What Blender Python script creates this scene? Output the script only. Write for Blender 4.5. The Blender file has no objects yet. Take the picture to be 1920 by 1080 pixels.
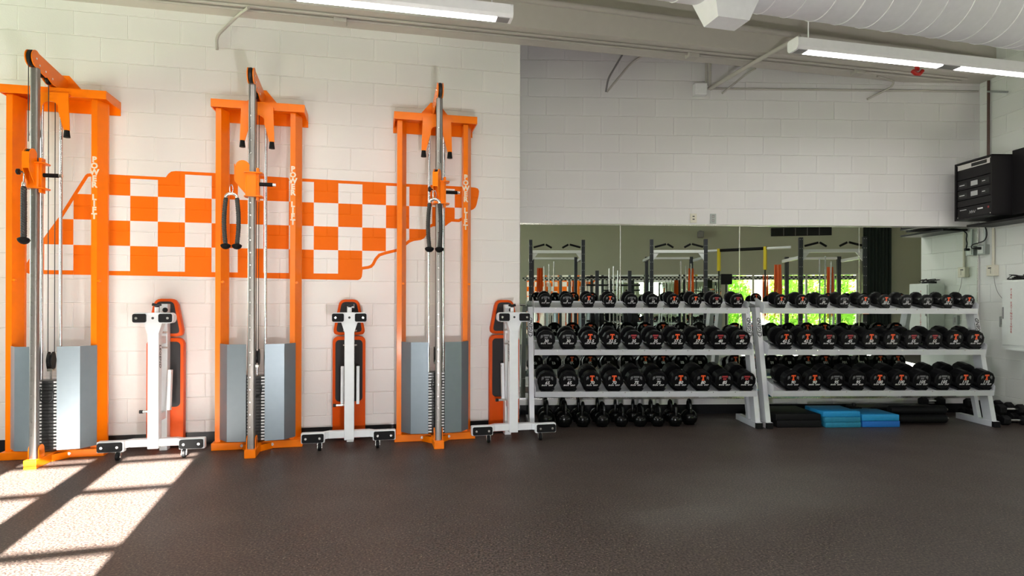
import bpy, bmesh, math, random
from mathutils import Matrix, Vector
random.seed(7)
PI = math.pi
C = bpy.context.scene.collection
scene = bpy.context.scene

# ------------------------------------------------------------------ frames
CAM_Z = 1.245
F = 1150.0
ROLL = 0.003
TH_L = math.atan(0.2254)          # wall with the painted map
TH_M = math.atan(0.0426)          # wall with the mirror
TH_B = math.atan(0.30)            # window wall behind the camera
class Frame:
    """vertical plane frame: u along, v out of the wall into the room"""
    def __init__(s, ox, oy, rot):
        s.o = Vector((ox, oy)); s.rot = rot
        s.d = Vector((math.cos(rot), math.sin(rot))); s.n = Vector((math.sin(rot), -math.cos(rot)))
    def w(s, u, v=0.0, z=0.0):
        p = s.o + s.d*u + s.n*v
        return Vector((p.x, p.y, z))
    def ray(s, px, py, v=0.0):
        """where the sight line of a photo point meets the plane at distance v: (u, z)"""
        x = px + ROLL*(py-565); y = py - ROLL*(px-960)
        k = (x-960)/F
        # (o + d u + n v): X = k Y
        u = (k*(s.o.y + s.n.y*v) - (s.o.x + s.n.x*v)) / (s.d.x - k*s.d.y)
        Y = s.o.y + s.d.y*u + s.n.y*v
        return u, CAM_Z + (565-y)/F*Y
L = Frame(0, 5.937, TH_L)
M = Frame(0, 6.75, TH_M)
CORNER = M.w(5.32)
R = Frame(CORNER.x, CORNER.y, TH_M - PI/2)        # u = distance from the corner towards the camera
B = Frame(1.234, -4.12, TH_B + PI)                # u runs towards -x
def floor_pt(px, py):
    x = px + ROLL*(py-565); y = py - ROLL*(px-960)
    Y = CAM_Z*F/(y-565)
    return Vector(((x-960)/F*Y, Y, 0))
def seen_in_mirror(px, depth):
    """place of a thing whose reflection shows at photo column px, depth metres along the view"""
    k = (px-960)/F
    n = Vector((M.n.x, M.n.y)); p = Vector((k*depth, depth)) - M.o
    r = p - n*(2*p.dot(n)) + M.o
    return Vector((r.x, r.y, 0))

# ------------------------------------------------------------------ materials
MATS = {}
def mat(name, col, rough=0.5, metal=0.0, coat=0.0, spec=0.5, noise=None, trans=None):
    m = bpy.data.materials.new(name); m.use_nodes = True
    nt = m.node_tree; b = nt.nodes['Principled BSDF']
    b.inputs['Base Color'].default_value = (*col, 1); b.inputs['Roughness'].default_value = rough
    b.inputs['Metallic'].default_value = metal; b.inputs['Coat Weight'].default_value = coat
    b.inputs['Coat Roughness'].default_value = 0.15
    b.inputs['Specular IOR Level'].default_value = spec
    sc, amt, bump = noise or (18.0, 0.06, 0.0)
    tc = nt.nodes.new('ShaderNodeTexCoord'); nz = nt.nodes.new('ShaderNodeTexNoise')
    nz.inputs['Scale'].default_value = sc; nz.inputs['Detail'].default_value = 4
    nt.links.new(tc.outputs['Object'], nz.inputs['Vector'])
    mr = nt.nodes.new('ShaderNodeMapRange')
    mr.inputs['To Min'].default_value = 1-amt; mr.inputs['To Max'].default_value = 1+amt
    nt.links.new(nz.outputs['Fac'], mr.inputs['Value'])
    mx = nt.nodes.new('ShaderNodeMix'); mx.data_type = 'RGBA'; mx.blend_type = 'MULTIPLY'
    mx.inputs['Factor'].default_value = 1
    mx.inputs['A'].default_value = (*col, 1)
    nt.links.new(mr.outputs['Result'], mx.inputs['B'])
    nt.links.new(mx.outputs['Result'], b.inputs['Base Color'])
    if bump:
        bp = nt.nodes.new('ShaderNodeBump'); bp.inputs['Strength'].default_value = 0.5
        bp.inputs['Distance'].default_value = bump
        nt.links.new(nz.outputs['Fac'], bp.inputs['Height']); nt.links.new(bp.outputs['Normal'], b.inputs['Normal'])
    MATS[name] = m
    return m
def block_mat(name, col, du=0.0, dz=0.0, rough=0.42, bump=0.0060, plane='xz', joint=1.17, spec=0.5):
    """painted concrete block: 406 x 203 mm courses in object coordinates"""
    m = bpy.data.materials.new(name); m.use_nodes = True
    nt = m.node_tree; b = nt.nodes['Principled BSDF']; N = nt.nodes.new; K = nt.links.new
    tc = N('ShaderNodeTexCoord'); sp = N('ShaderNodeSeparateXYZ'); cb = N('ShaderNodeCombineXYZ')
    K(tc.outputs['Object'], sp.inputs[0])
    ax = N('ShaderNodeMath'); ax.operation = 'ADD'; ax.inputs[1].default_value = du + 40.64
    az = N('ShaderNodeMath'); az.operation = 'ADD'; az.inputs[1].default_value = dz
    K(sp.outputs['X' if plane == 'xz' else 'Y'], ax.inputs[0]); K(sp.outputs['Z'], az.inputs[0])
    K(ax.outputs[0], cb.inputs[0]); K(az.outputs[0], cb.inputs[1])
    br = N('ShaderNodeTexBrick'); br.offset = 0.5; br.offset_frequency = 2; br.squash = 1
    br.inputs['Scale'].default_value = 1; br.inputs['Brick Width'].default_value = 0.4064
    br.inputs['Row Height'].default_value = 0.2032; br.inputs['Mortar Size'].default_value = 0.0045
    br.inputs['Mortar Smooth'].default_value = 0.6; br.inputs['Bias'].default_value = 0
    c2 = tuple(x*0.97 for x in col)
    br.inputs['Color1'].default_value = (*col, 1); br.inputs['Color2'].default_value = (*c2, 1)
    br.inputs['Mortar'].default_value = (*[min(1, x*joint) for x in col], 1)
    K(cb.outputs[0], br.inputs['Vector']); K(br.outputs['Color'], b.inputs['Base Color'])
    nz = N('ShaderNodeTexNoise'); nz.inputs['Scale'].default_value = 90; nz.inputs['Detail'].default_value = 3
    K(tc.outputs['Object'], nz.inputs['Vector'])
    ml = N('ShaderNodeMath'); ml.operation = 'MULTIPLY'; ml.inputs[1].default_value = 0.16; K(nz.outputs['Fac'], ml.inputs[0])
    sb = N('ShaderNodeMath'); sb.operation = 'SUBTRACT'; K(ml.outputs[0], sb.inputs[0]); K(br.outputs['Fac'], sb.inputs[1])
    bp = N('ShaderNodeBump'); bp.inputs['Strength'].default_value = 0.8; bp.inputs['Distance'].default_value = bump
    K(sb.outputs[0], bp.inputs['Height']); K(bp.outputs['Normal'], b.inputs['Normal'])
    b.inputs['Roughness'].default_value = rough; b.inputs['Specular IOR Level'].default_value = spec
    MATS[name] = m
    return m
WHITE = (0.79, 0.77, 0.745)
m_wallL = block_mat('painted_block_left', WHITE, du=0.093)
m_wallM = block_mat('painted_block_rear_shaded', (0.74, 0.715, 0.715), du=-0.169, dz=-0.05)  # same white paint; the weaker light on this wall is put into the colour
m_wallR = block_mat('painted_block_right', (0.75, 0.76, 0.735), du=0.05, dz=-0.03)
m_wallB = block_mat('painted_block_window', (0.50, 0.50, 0.40), du=0.0)
m_murO = block_mat('mural_orange', (0.84, 0.150, 0.0), du=0.093, rough=0.55, joint=1.1, spec=0.15)
m_murW = block_mat('mural_white', (0.82, 0.80, 0.78), du=0.093)
m_orange = mat('orange_powder_coat', (0.93, 0.195, 0.0), 0.34, coat=0.08, spec=0.25)
m_orangeV = mat('orange_vinyl', (0.66, 0.075, 0.0), 0.5, spec=0.2, noise=(120, 0.08, 0.0006))
m_blackV = mat('black_backing_cloth', (0.022, 0.02, 0.021), 0.8, noise=(200, 0.2, 0.0005))
m_white = mat('white_powder_coat', (0.74, 0.75, 0.77), 0.35, coat=0.2)
m_rackw = mat('silver_white_coat', (0.60, 0.61, 0.64), 0.38, metal=0.15)
m_chrome = mat('chrome', (0.62, 0.62, 0.63), 0.26, metal=1)
m_steel = mat('brushed_steel_tube', (0.27, 0.25, 0.235), 0.38, metal=0.75, noise=(60, 0.12, 0))
m_shield = mat('grey_metallic_shield', (0.22, 0.26, 0.29), 0.36, metal=0.55)
m_black = mat('black_plastic', (0.007, 0.007, 0.008), 0.42, spec=0.3)
m_rubber = mat('black_rubber', (0.006, 0.006, 0.0065), 0.6, spec=0.15, noise=(90, 0.2, 0.0004))
m_ureth = mat('black_urethane', (0.004, 0.004, 0.0045), 0.40, noise=(150, 0.2, 0.0003), spec=0.09)
m_iron = mat('black_enamel_iron', (0.0022, 0.0025, 0.0025), 0.2, spec=0.28, noise=(40, 0.15, 0.0008))
m_plate = mat('weight_plate_black', (0.02, 0.02, 0.021), 0.35)
m_rope = mat('black_nylon_rope', (0.028, 0.026, 0.024), 0.55, noise=(220, 0.3, 0.0006))
m_mark = mat('white_marking', (0.75, 0.75, 0.75), 0.5)
m_dim = mat('grey_marking', (0.12, 0.12, 0.125), 0.5)
m_red = mat('orange_marking', (0.85, 0.10, 0.02), 0.45)
m_dred = mat('dull_red_marking', (0.30, 0.025, 0.03), 0.5)
m_text = mat('pale_lettering', (0.78, 0.66, 0.52), 0.4)
m_blkink = mat('black_lettering', (0.01, 0.01, 0.01), 0.5)
m_redink = mat('red_lettering', (0.42, 0.015, 0.02), 0.5)
m_beam = mat('grey_painted_concrete', (0.56, 0.525, 0.48), 0.7, noise=(14, 0.05, 0.0015))
m_ceil = mat('grey_painted_deck', (0.50, 0.47, 0.43), 0.75, noise=(9, 0.06, 0.002))
m_pipe = mat('painted_conduit', (0.48, 0.45, 0.41), 0.5)
m_duct = mat('white_painted_duct', (0.86, 0.85, 0.885), 0.42)
m_seam = mat('bright_duct_seam', (0.93, 0.93, 0.94), 0.3)
m_base = mat('black_vinyl_base', (0.007, 0.007, 0.008), 0.5, spec=0.25)
m_fixt = mat('white_enamel_housing', (0.82, 0.81, 0.82), 0.35)
m_gray = mat('grey_plastic', (0.24, 0.23, 0.23), 0.5)
m_cream = mat('cream_plastic', (0.70, 0.66, 0.55), 0.45)
m_galv = mat('galvanised_box', (0.40, 0.43, 0.42), 0.4, metal=0.6)
m_darkpipe = mat('maroon_conduit', (0.09, 0.045, 0.035), 0.45)
m_amp = mat('black_rack_steel', (0.008, 0.007, 0.008), 0.45, spec=0.25)
m_blue = mat('blue_foam', (0.006, 0.24, 0.52), 0.6, noise=(60, 0.12, 0.0006))
m_blue2 = mat('deep_blue_foam', (0.004, 0.13, 0.48), 0.6, noise=(60, 0.12, 0.0006))
m_teal = mat('worn_teal_foam', (0.01, 0.19, 0.32), 0.7, noise=(25, 0.35, 0.001))
m_navy = mat('dark_navy_steel', (0.022, 0.024, 0.034), 0.35)
m_redp = mat('red_paint', (0.55, 0.015, 0.01), 0.4)
m_yel = mat('yellow_webbing', (0.65, 0.50, 0.01), 0.6)
m_band = mat('orange_band_rubber', (0.75, 0.11, 0.01), 0.5)
m_curt = mat('dark_green_curtain', (0.012, 0.022, 0.018), 0.8)
m_bulk = mat('beige_painted_plaster', (0.46, 0.46, 0.36), 0.6, noise=(3, 0.05, 0))
m_cab = mat('white_steel_cabinet', (0.70, 0.73, 0.70), 0.4)
m_wood = mat('pale_frame_paint', (0.62, 0.62, 0.56), 0.5)
m_bark = mat('brown_bark', (0.10, 0.07, 0.045), 0.9, noise=(30, 0.3, 0.004))
m_grass = mat('grass_ground', (0.08, 0.16, 0.03), 0.9, noise=(6, 0.35, 0.01))
m_tip = mat('satin_aluminium', (0.80, 0.78, 0.75), 0.25, metal=0.9)

def mirror_mat():
    m = bpy.data.materials.new('mirror_glass'); m.use_nodes = True
    b = m.node_tree.nodes['Principled BSDF']
    b.inputs['Base Color'].default_value = (0.80, 0.86, 0.79, 1); b.inputs['Metallic'].default_value = 1
    b.inputs['Roughness'].default_value = 0.0
    return m
m_mirror = mirror_mat()
def emit_mat(name, col, s):
    m = bpy.data.materials.new(name); m.use_nodes = True
    b = m.node_tree.nodes['Principled BSDF']
    b.inputs['Base Color'].default_value = (0.9, 0.9, 0.9, 1)
    b.inputs['Emission Color'].default_value = (*col, 1); b.inputs['Emission Strength'].default_value = s
    return m
m_lamp = emit_mat('fluorescent_diffuser', (1.0, 0.985, 0.96), 9.0)
m_lcd = mat('pale_display_window', (0.45, 0.45, 0.46), 0.3)
def glass_mat():
    m = bpy.data.materials.new('window_glass'); m.use_nodes = True
    nt = m.node_tree; nt.nodes.clear(); N = nt.nodes.new
    o = N('ShaderNodeOutputMaterial'); mx = N('ShaderNodeMixShader'); t = N('ShaderNodeBsdfTransparent'); g = N('ShaderNodeBsdfGlossy')
    t.inputs[0].default_value = (0.95, 0.97, 0.95, 1); g.inputs['Roughness'].default_value = 0.0
    mx.inputs[0].default_value = 0.06
    nt.links.new(t.outputs[0], mx.inputs[1]); nt.links.new(g.outputs[0], mx.inputs[2]); nt.links.new(mx.outputs[0], o.inputs[0])
    return m
m_glass = glass_mat()
def leaf_mat():
    m = bpy.data.materials.new('sunlit_leaf'); m.use_nodes = True
    nt = m.node_tree; nt.nodes.clear(); N = nt.nodes.new
    o = N('ShaderNodeOutputMaterial'); mx = N('ShaderNodeMixShader'); t = N('ShaderNodeBsdfTranslucent'); d = N('ShaderNodeBsdfDiffuse')
    d.inputs[0].default_value = (0.16, 0.34, 0.05, 1); t.inputs[0].default_value = (0.35, 0.55, 0.08, 1)
    nz = N('ShaderNodeTexNoise'); nz.inputs['Scale'].default_value = 3
    rp = N('ShaderNodeValToRGB'); rp.color_ramp.elements[0].color = (0.15, 0.32, 0.03, 1); rp.color_ramp.elements[1].color = (0.6, 0.75, 0.2, 1)
    tc = N('ShaderNodeTexCoord'); nt.links.new(tc.outputs['Object'], nz.inputs['Vector']); nt.links.new(nz.outputs['Fac'], rp.inputs[0]); nt.links.new(rp.outputs[0], t.inputs[0])
    mx.inputs[0].default_value = 0.6
    nt.links.new(d.outputs[0], mx.inputs[1]); nt.links.new(t.outputs[0], mx.inputs[2]); nt.links.new(mx.outputs[0], o.inputs[0])
    return m
m_leaf = leaf_mat()
def floor_mat():
    m = bpy.data.materials.new('speckled_rubber_floor'); m.use_nodes = True
    nt = m.node_tree; b = nt.nodes['Principled BSDF']; N = nt.nodes.new; K = nt.links.new
    tc = N('ShaderNodeTexCoord')
    n1 = N('ShaderNodeTexNoise'); n1.inputs['Scale'].default_value = 85; n1.inputs['Detail'].default_value = 2; K(tc.outputs['Object'], n1.inputs['Vector'])
    r1 = N('ShaderNodeValToRGB'); r1.color_ramp.elements[0].position = 0.38; r1.color_ramp.elements[0].color = (0.018, 0.0125, 0.0108, 1)
    r1.color_ramp.elements[1].position = 0.66; r1.color_ramp.elements[1].color = (0.090, 0.066, 0.055, 1); K(n1.outputs['Fac'], r1.inputs[0])
    v = N('ShaderNodeTexVoronoi'); v.inputs['Scale'].default_value = 62; K(tc.outputs['Object'], v.inputs['Vector'])
    r2 = N('ShaderNodeValToRGB'); r2.color_ramp.elements[0].position = 0.10; r2.color_ramp.elements[0].color = (1, 1, 1, 1)
    r2.color_ramp.elements[1].position = 0.20; r2.color_ramp.elements[1].color = (0, 0, 0, 1); K(v.outputs['Distance'], r2.inputs[0])
    vc = N('ShaderNodeSeparateColor'); K(v.outputs['Color'], vc.inputs[0])
    gt = N('ShaderNodeMath'); gt.operation = 'GREATER_THAN'; gt.inputs[1].default_value = 0.55; K(vc.outputs[0], gt.inputs[0])
    ml = N('ShaderNodeMath'); ml.operation = 'MULTIPLY'; K(gt.outputs[0], ml.inputs[0]); K(r2.outputs[0], ml.inputs[1])
    mx = N('ShaderNodeMix'); mx.data_type = 'RGBA'; K(ml.outputs[0], mx.inputs['Factor']); K(r1.outputs[0], mx.inputs['A'])
    mx.inputs['B'].default_value = (0.26, 0.20, 0.15, 1); K(mx.outputs['Result'], b.inputs['Base Color'])
    n2 = N('ShaderNodeTexNoise'); n2.inputs['Scale'].default_value = 2.2; K(tc.outputs['Object'], n2.inputs['Vector'])
    mr = N('ShaderNodeMapRange'); mr.inputs['To Min'].default_value = 0.40; mr.inputs['To Max'].default_value = 0.56; b.inputs['Specular IOR Level'].default_value = 0.38; K(n2.outputs['Fac'], mr.inputs['Value'])
    K(mr.outputs['Result'], b.inputs['Roughness'])
    bp = N('ShaderNodeBump'); bp.inputs['Strength'].default_value = 0.35; bp.inputs['Distance'].default_value = 0.0012
    K(n1.outputs['Fac'], bp.inputs['Height']); K(bp.outputs['Normal'], b.inputs['Normal'])
    return m
m_floor = floor_mat()
def checker_mat():
    m = bpy.data.materials.new('black_white_check_border'); m.use_nodes = True
    nt = m.node_tree; b = nt.nodes['Principled BSDF']; N = nt.nodes.new; K = nt.links.new
    tc = N('ShaderNodeTexCoord'); mp = N('ShaderNodeMapping'); mp.inputs['Location'].default_value = (0, 0.5, 0.013)
    ck = N('ShaderNodeTexChecker'); ck.inputs['Scale'].default_value = 19
    ck.inputs['Color1'].default_value = (0.55, 0.57, 0.5, 1); ck.inputs['Color2'].default_value = (0.03, 0.03, 0.03, 1)
    K(tc.outputs['Object'], mp.inputs[0]); K(mp.outputs[0], ck.inputs['Vector']); K(ck.outputs['Color'], b.inputs['Base Color'])
    return m
m_check = checker_mat()

# ------------------------------------------------------------------ mesh builder
class MB:
    def __init__(s): s.bm = bmesh.new()
    def box(s, x0, x1, y0, y1, z0, z1, bev=0.0, mt=None):
        bm = s.bm
        vs = [bm.verts.new((x, y, z)) for x in (x0, x1) for y in (y0, y1) for z in (z0, z1)]
        if mt is not None:
            for v in vs: v.co = mt @ v.co
        idx = [(0, 1, 3, 2), (4, 6, 7, 5), (0, 4, 5, 1), (2, 3, 7, 6), (0, 2, 6, 4), (1, 5, 7, 3)]
        fs = [bm.faces.new([vs[i] for i in f]) for f in idx]
        if bev > 0:
            es = list({e for f in fs for e in f.edges})
            bmesh.ops.bevel(bm, geom=es, offset=bev, segments=2, affect='EDGES', profile=0.5)
        return s
    def ring_loft(s, rings, cap=True, closed=False):
        bm = s.bm
        rs = [[bm.verts.new(p) for p in r] for r in rings]
        n = len(rs[0]); m = len(rs)
        for i in range(m if closed else m-1):
            a, b = rs[i], rs[(i+1) % m]
            for j in range(n):
                try: bm.faces.new((a[j], a[(j+1) % n], b[(j+1) % n], b[j]))
                except ValueError: pass
        if cap and not closed:
            bm.faces.new(list(reversed(rs[0]))); bm.faces.new(rs[-1])
        return s
    def cyl(s, p0, p1, r0, r1=None, n=16):
        p0, p1 = Vector(p0), Vector(p1); r1 = r0 if r1 is None else r1
        d = (p1-p0).normalized(); a = d.orthogonal().normalized(); b = d.cross(a)
        rr = [[p + (a*math.cos(2*PI*i/n) + b*math.sin(2*PI*i/n))*r for i in range(n)] for p, r in ((p0, r0), (p1, r1))]
        return s.ring_loft(rr)
    def tube(s, pts, r, n=8, closed=False):
        pts = [Vector(p) for p in pts]; rings = []; N = len(pts)
        a = None
        for i, p in enumerate(pts):
            if closed: d = (pts[(i+1) % N]-pts[i-1]).normalized()
            else: d = (pts[min(i+1, N-1)]-pts[max(i-1, 0)]).normalized()
            if a is None: a = d.orthogonal().normalized()
            a = (a - d*a.dot(d)).normalized(); b = d.cross(a)
            rings.append([p + (a*math.cos(2*PI*j/n) + b*math.sin(2*PI*j/n))*r for j in range(n)])
        return s.ring_loft(rings, closed=closed)
    def lathe(s, prof, axis='z', o=(0, 0, 0), n=24):
        o = Vector(o); rings = []
        for r, h in prof:
            ring = []
            for i in range(n):
                c, q = math.cos(2*PI*(i+0.5)/n)*r, math.sin(2*PI*(i+0.5)/n)*r
                ring.append(o + Vector({'z': (c, q, h), 'y': (c, h, q), 'x': (h, c, q)}[axis]))
            rings.append(ring)
        return s.ring_loft(rings)
    def prism(s, poly, axis, a, b, bev=0.0):
        """poly: 2D points; axis y: (x,z); x: (y,z); z: (x,y)"""
        f = {'y': lambda p, h: (p[0], h, p[1]), 'x': lambda p, h: (h, p[0], p[1]), 'z': lambda p, h: (p[0], p[1], h)}[axis]
        bm = s.bm
        A = [bm.verts.new(f(p, a)) for p in poly]; Bv = [bm.verts.new(f(p, b)) for p in poly]
        n = len(poly)
        fs = [bm.faces.new(A), bm.faces.new(list(reversed(Bv)))]
        for i in range(n): bm.faces.new((A[i], Bv[i], Bv[(i+1) % n], A[(i+1) % n]))
        if bev:
            es = list(set(fs[0].edges) | set(fs[1].edges))
            bmesh.ops.bevel(bm, geom=es, offset=bev, segments=2, affect='EDGES', profile=0.5)
        return s
    def mesh(s, name, m, smooth=None):
        bmesh.ops.recalc_face_normals(s.bm, faces=s.bm.faces)
        me = bpy.data.meshes.new(name); s.bm.to_mesh(me); s.bm.free()
        me.materials.append(m)
        if smooth is not None:
            for p in me.polygons: p.use_smooth = True
            me.set_sharp_from_angle(angle=math.radians(smooth))
        return me
    def build(s, name, m, parent=None, smooth=None, **kw):
        return link(name, s.mesh(name, m, smooth), parent, **kw)
def link(name, me, parent=None, loc=None, rot=None, label=None):
    o = bpy.data.objects.new(name, me); C.objects.link(o)
    if parent: o.parent = parent
    if loc is not None: o.location = loc
    if rot is not None: o.rotation_euler = rot if hasattr(rot, '__len__') else (0, 0, rot)
    if label: o['label'] = label
    return o
def tag(o, label, cat, group=None):
    o['label'] = label; o['category'] = cat
    if group: o['group'] = group
    return o
def thing(name, label, cat, loc, rot=0.0, group=None):
    o = link(name, None, None, loc, rot); o.empty_display_size = 0.1
    return tag(o, label, cat, group)
def struct(name, mb, m, loc=(0, 0, 0), rot=0.0):
    o = mb.build(name, m, None, loc=loc, rot=rot); o['kind'] = 'structure'
    return o
def copy_tree(o, parent=None):
    c = o.copy(); C.objects.link(c)
    if parent: c.parent = parent
    for ch in list(o.children): copy_tree(ch, c)
    return c
def rrect(x0, x1, z0, z1, r, n=5):
    pts = []
    for cx, cz, a0 in ((x1-r, z1-r, 0), (x0+r, z1-r, 90), (x0+r, z0+r, 180), (x1-r, z0+r, 270)):
        for i in range(n+1):
            a = math.radians(a0+90*i/n); pts.append((cx+r*math.cos(a), cz+r*math.sin(a)))
    return pts
def rpoly(pts, r, n=4):
    """round the corners of a 2D polygon"""
    out = []; N = len(pts)
    for i in range(N):
        p0, p1, p2 = Vector(pts[i-1]), Vector(pts[i]), Vector(pts[(i+1) % N])
        a = (p0-p1); b = (p2-p1); la, lb = a.length, b.length
        q = min(r, la*0.45, lb*0.45); s0 = p1 + a/la*q; s1 = p1 + b/lb*q
        for j in range(n+1):
            t = j/n; out.append(tuple(s0*(1-t)**2 + p1*2*t*(1-t) + s1*t*t))
    return out
TXT = {}
def text_mesh(s, size, m, shear=0.0, bold=0.0, ext=0.0005, spacing=1.0):
    key = (s, size, m.name, shear, bold)
    if key in TXT: return TXT[key]
    cu = bpy.data.curves.new('lettering', 'FONT'); cu.body = s; cu.size = size; cu.shear = shear; cu.offset = bold
    cu.extrude = ext; cu.align_x = 'CENTER'; cu.align_y = 'CENTER'; cu.space_character = spacing; cu.resolution_u = 2
    ob = bpy.data.objects.new('lettering', cu); C.objects.link(ob)
    dg = bpy.context.evaluated_depsgraph_get(); dg.update()
    me = bpy.data.meshes.new_from_object(ob.evaluated_get(dg))
    bpy.data.objects.remove(ob)
    me.transform(Matrix.Rotation(PI/2, 4, 'X')); me.materials.clear(); me.materials.append(m)
    TXT[key] = me
    return me

# ================================================================== SETTING
H = 4.70
b = MB(); b.box(-9, 13, -9, 9, -0.1, 0); fl = struct('floor', b, m_floor)
b = MB(); b.box(-13, 10.5, -15, 0.12, H, H+0.1); struct('ceiling', b, m_ceil, B.w(0), B.rot)
b = MB(); b.box(-8.2, 0.074, 0, 0.25, 0, 3.735); struct('wall_left', b, m_wallL, L.w(0), TH_L)
b = MB(); b.box(-0.176, 0.074, 0.25, 0.92, 0, H); b.box(-0.176, 0.074, -0.0, 0.25, 3.735, H); struct('wall_return', b, m_wallL, L.w(0), TH_L)
b = MB(); b.box(-0.15, 5.6, 0, 0.25, 0, H); struct('wall_rear', b, m_wallM, M.w(0), TH_M)
b = MB(); b.box(-0.3, 0.95, 0, 6.6, 0, H); struct('wall_right', b, m_wallR, CORNER, R.rot)
b = MB(); b.box(-8.2, 0.074, -0.006, 0, 0, 0.102); struct('baseboard_left', b, m_base, L.w(0), TH_L)
b = MB(); b.box(0.09, 5.32, -0.006, 0, 0, 0.102); struct('baseboard_rear', b, m_base, M.w(0), TH_M)
b = MB(); b.box(0, 0.95, -0.006, 0, 0, 0.102); struct('baseboard_right', b, m_base, CORNER, R.rot)
# beam over the left wall and across the recess
b = MB(); b.box(-8.2, 6.2, -0.375, 0.0, 3.735, H); struct('trim_beam', b, m_beam, L.w(0), TH_L)
# window wall behind the camera (u runs towards -x)
SUNW = [(1.015, 1.525), (1.745, 2.215)]
GW = [(-8.85, -5.6)]
b = MB()
WX0, WX1 = -11.4, 9.4
SW0, SW1 = 1.50, 3.574
b.box(2.215, WX1, 0, 0.12, 0, H); b.box(1.015, 2.215, 0, 0.12, 0, SW0); b.box(1.015, 2.215, 0, 0.12, SW1, H)
b.box(1.525, 1.745, 0, 0.12, SW0, SW1)
b.box(-5.6, 1.015, 0, 0.12, 0, H); b.box(-8.85, -5.6, 0, 0.12, 2.0, H); b.box(-8.85, -5.6, 0, 0.12, 0, 0.25)
b.box(WX0, -8.85, 0, 0.12, 0, H)
struct('wall_window', b, m_bulk, B.w(0), B.rot)
b = MB()
for u0, u1 in SUNW:
    for z in (2.435, 2.83, 3.22, 3.505): b.box(u0, u1, 0.03, 0.07, z-0.018, z+0.018)
struct('window_1', b, m_wood, B.w(0), B.rot)
b = MB()
for u in (-8.85, -8.28, -7.62, -7.0, -6.3, -5.64): b.box(u, u+0.05, 0.02, 0.09, 0.25, 2.0)
b.box(-8.85, -5.6, 0.02, 0.09, 0.25, 0.30); b.box(-8.85, -5.6, 0.02, 0.09, 1.96, 2.0); b.box(-8.85, -5.6, 0.03, 0.08, 0.98, 1.02)
struct('window_2', b, m_wood, B.w(0), B.rot)
b = MB(); b.box(-8.8, -5.64, 0.05, 0.056, 0.3, 1.96); struct('window_3', b, m_glass, B.w(0), B.rot)
# far ends of the room (outside the view)
b = MB(); b.box(-7.6, -7.45, -6.5, 0.6, 0, H); b.box(-7.6, -7.45, 0.6, 4.2, 0, 0.9); b.box(-7.6, -7.45, 0.6, 4.2, 3.5, H); b.box(-7.6, -7.45, 4.2, 5.5, 0, H)  # window opening added out of view to give broad daylight
struct('wall_far_left', b, m_wallL)
b = MB(); b.box(12.0, 12.15, -2.5, 7.5, 0, H); struct('wall_far_right', b, m_wallB)
b = MB(); b.box(-40, 40, -45, 9, -0.45, -0.35); struct('ground', b, m_grass)

# ================================================================== MURAL (painted map with checks)
px_outline = [(46, 499), (62.5, 475), (81, 447.5), (110, 407.5), (136, 366), (160, 328.5), (163.5, 325.8), (168, 325.2), (187.5, 326),
    (250, 329.3), (311, 332.3), (315.5, 326), (321, 321.8), (330, 320.6), (400, 324.3), (422, 326), (490, 330), (560, 334.4), (650, 339), (744.4, 343.8),
    (810, 347), (866.7, 350), (890, 351.6), (896, 353.5), (898.3, 358), (897.5, 366), (893.5, 384), (891, 389.5), (886.5, 393), (881, 395), (876, 402),
    (870, 411), (861, 416.5), (846.5, 415.6), (841.5, 418.8), (836, 423.5), (829, 424.6), (812, 424.4), (806, 427.5), (802, 434), (799.5, 441), (795.5, 446.7),
    (789, 450), (775.5, 452), (768, 455), (762, 460), (753, 467.5), (744.4, 472), (724.4, 476.8), (713, 480.5), (707, 487), (702, 497), (697, 502),
    (691, 504), (680, 505.6), (679.3, 513), (678.5, 519), (676, 523), (671, 525), (620, 524.4), (560, 523.3), (480, 521.3), (300, 517.6), (187, 515.8), (81, 514),
    (55, 513.3), (48.5, 511), (45.5, 506)]
MO = [L.ray(x, y) for x, y in px_outline]
def area2(p): return sum(p[i-1][0]*p[i][1]-p[i][0]*p[i-1][1] for i in range(len(p)))
if area2(MO) < 0: MO.reverse()
def inset(poly, d):
    out = []; n = len(poly)
    for i in range(n):
        p0, p1, p2 = Vector(poly[i-1]), Vector(poly[i]), Vector(poly[(i+1) % n])
        a = (p1-p0).normalized(); c = (p2-p1).normalized()
        n1 = Vector((-a.y, a.x)); n2 = Vector((-c.y, c.x)); m_ = (n1+n2)
        m_ = m_.normalized() if m_.length > 1e-6 else n1
        q = max(0.5, m_.dot(n1))
        out.append(tuple(p1 + m_*(d/q)))
    return out
MI = inset(MO, 0.027)
def clip_half(poly, ax, val, keep_greater):
    out = []
    n = len(poly)
    ins = lambda p: (p[ax] >= val) if keep_greater else (p[ax] <= val)
    for i in range(n):
        a, c = poly[i-1], poly[i]
        if ins(a) != ins(c):
            t = (val-a[ax])/(c[ax]-a[ax]); out.append((a[0]+(c[0]-a[0])*t, a[1]+(c[1]-a[1])*t))
        if ins(c): out.append(c)
    return out
mural = MB()
mural.prism([(u, z) for u, z in MO], 'y', -0.0015, -0.0002)
mu = mural.build('painted_state_map', m_murO, None, loc=L.w(0), rot=TH_L)
tag(mu, 'orange and white checkerboard map shape painted across the block wall', 'mural')
wb = MB(); S = 0.2126; U0 = -3.536
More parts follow.
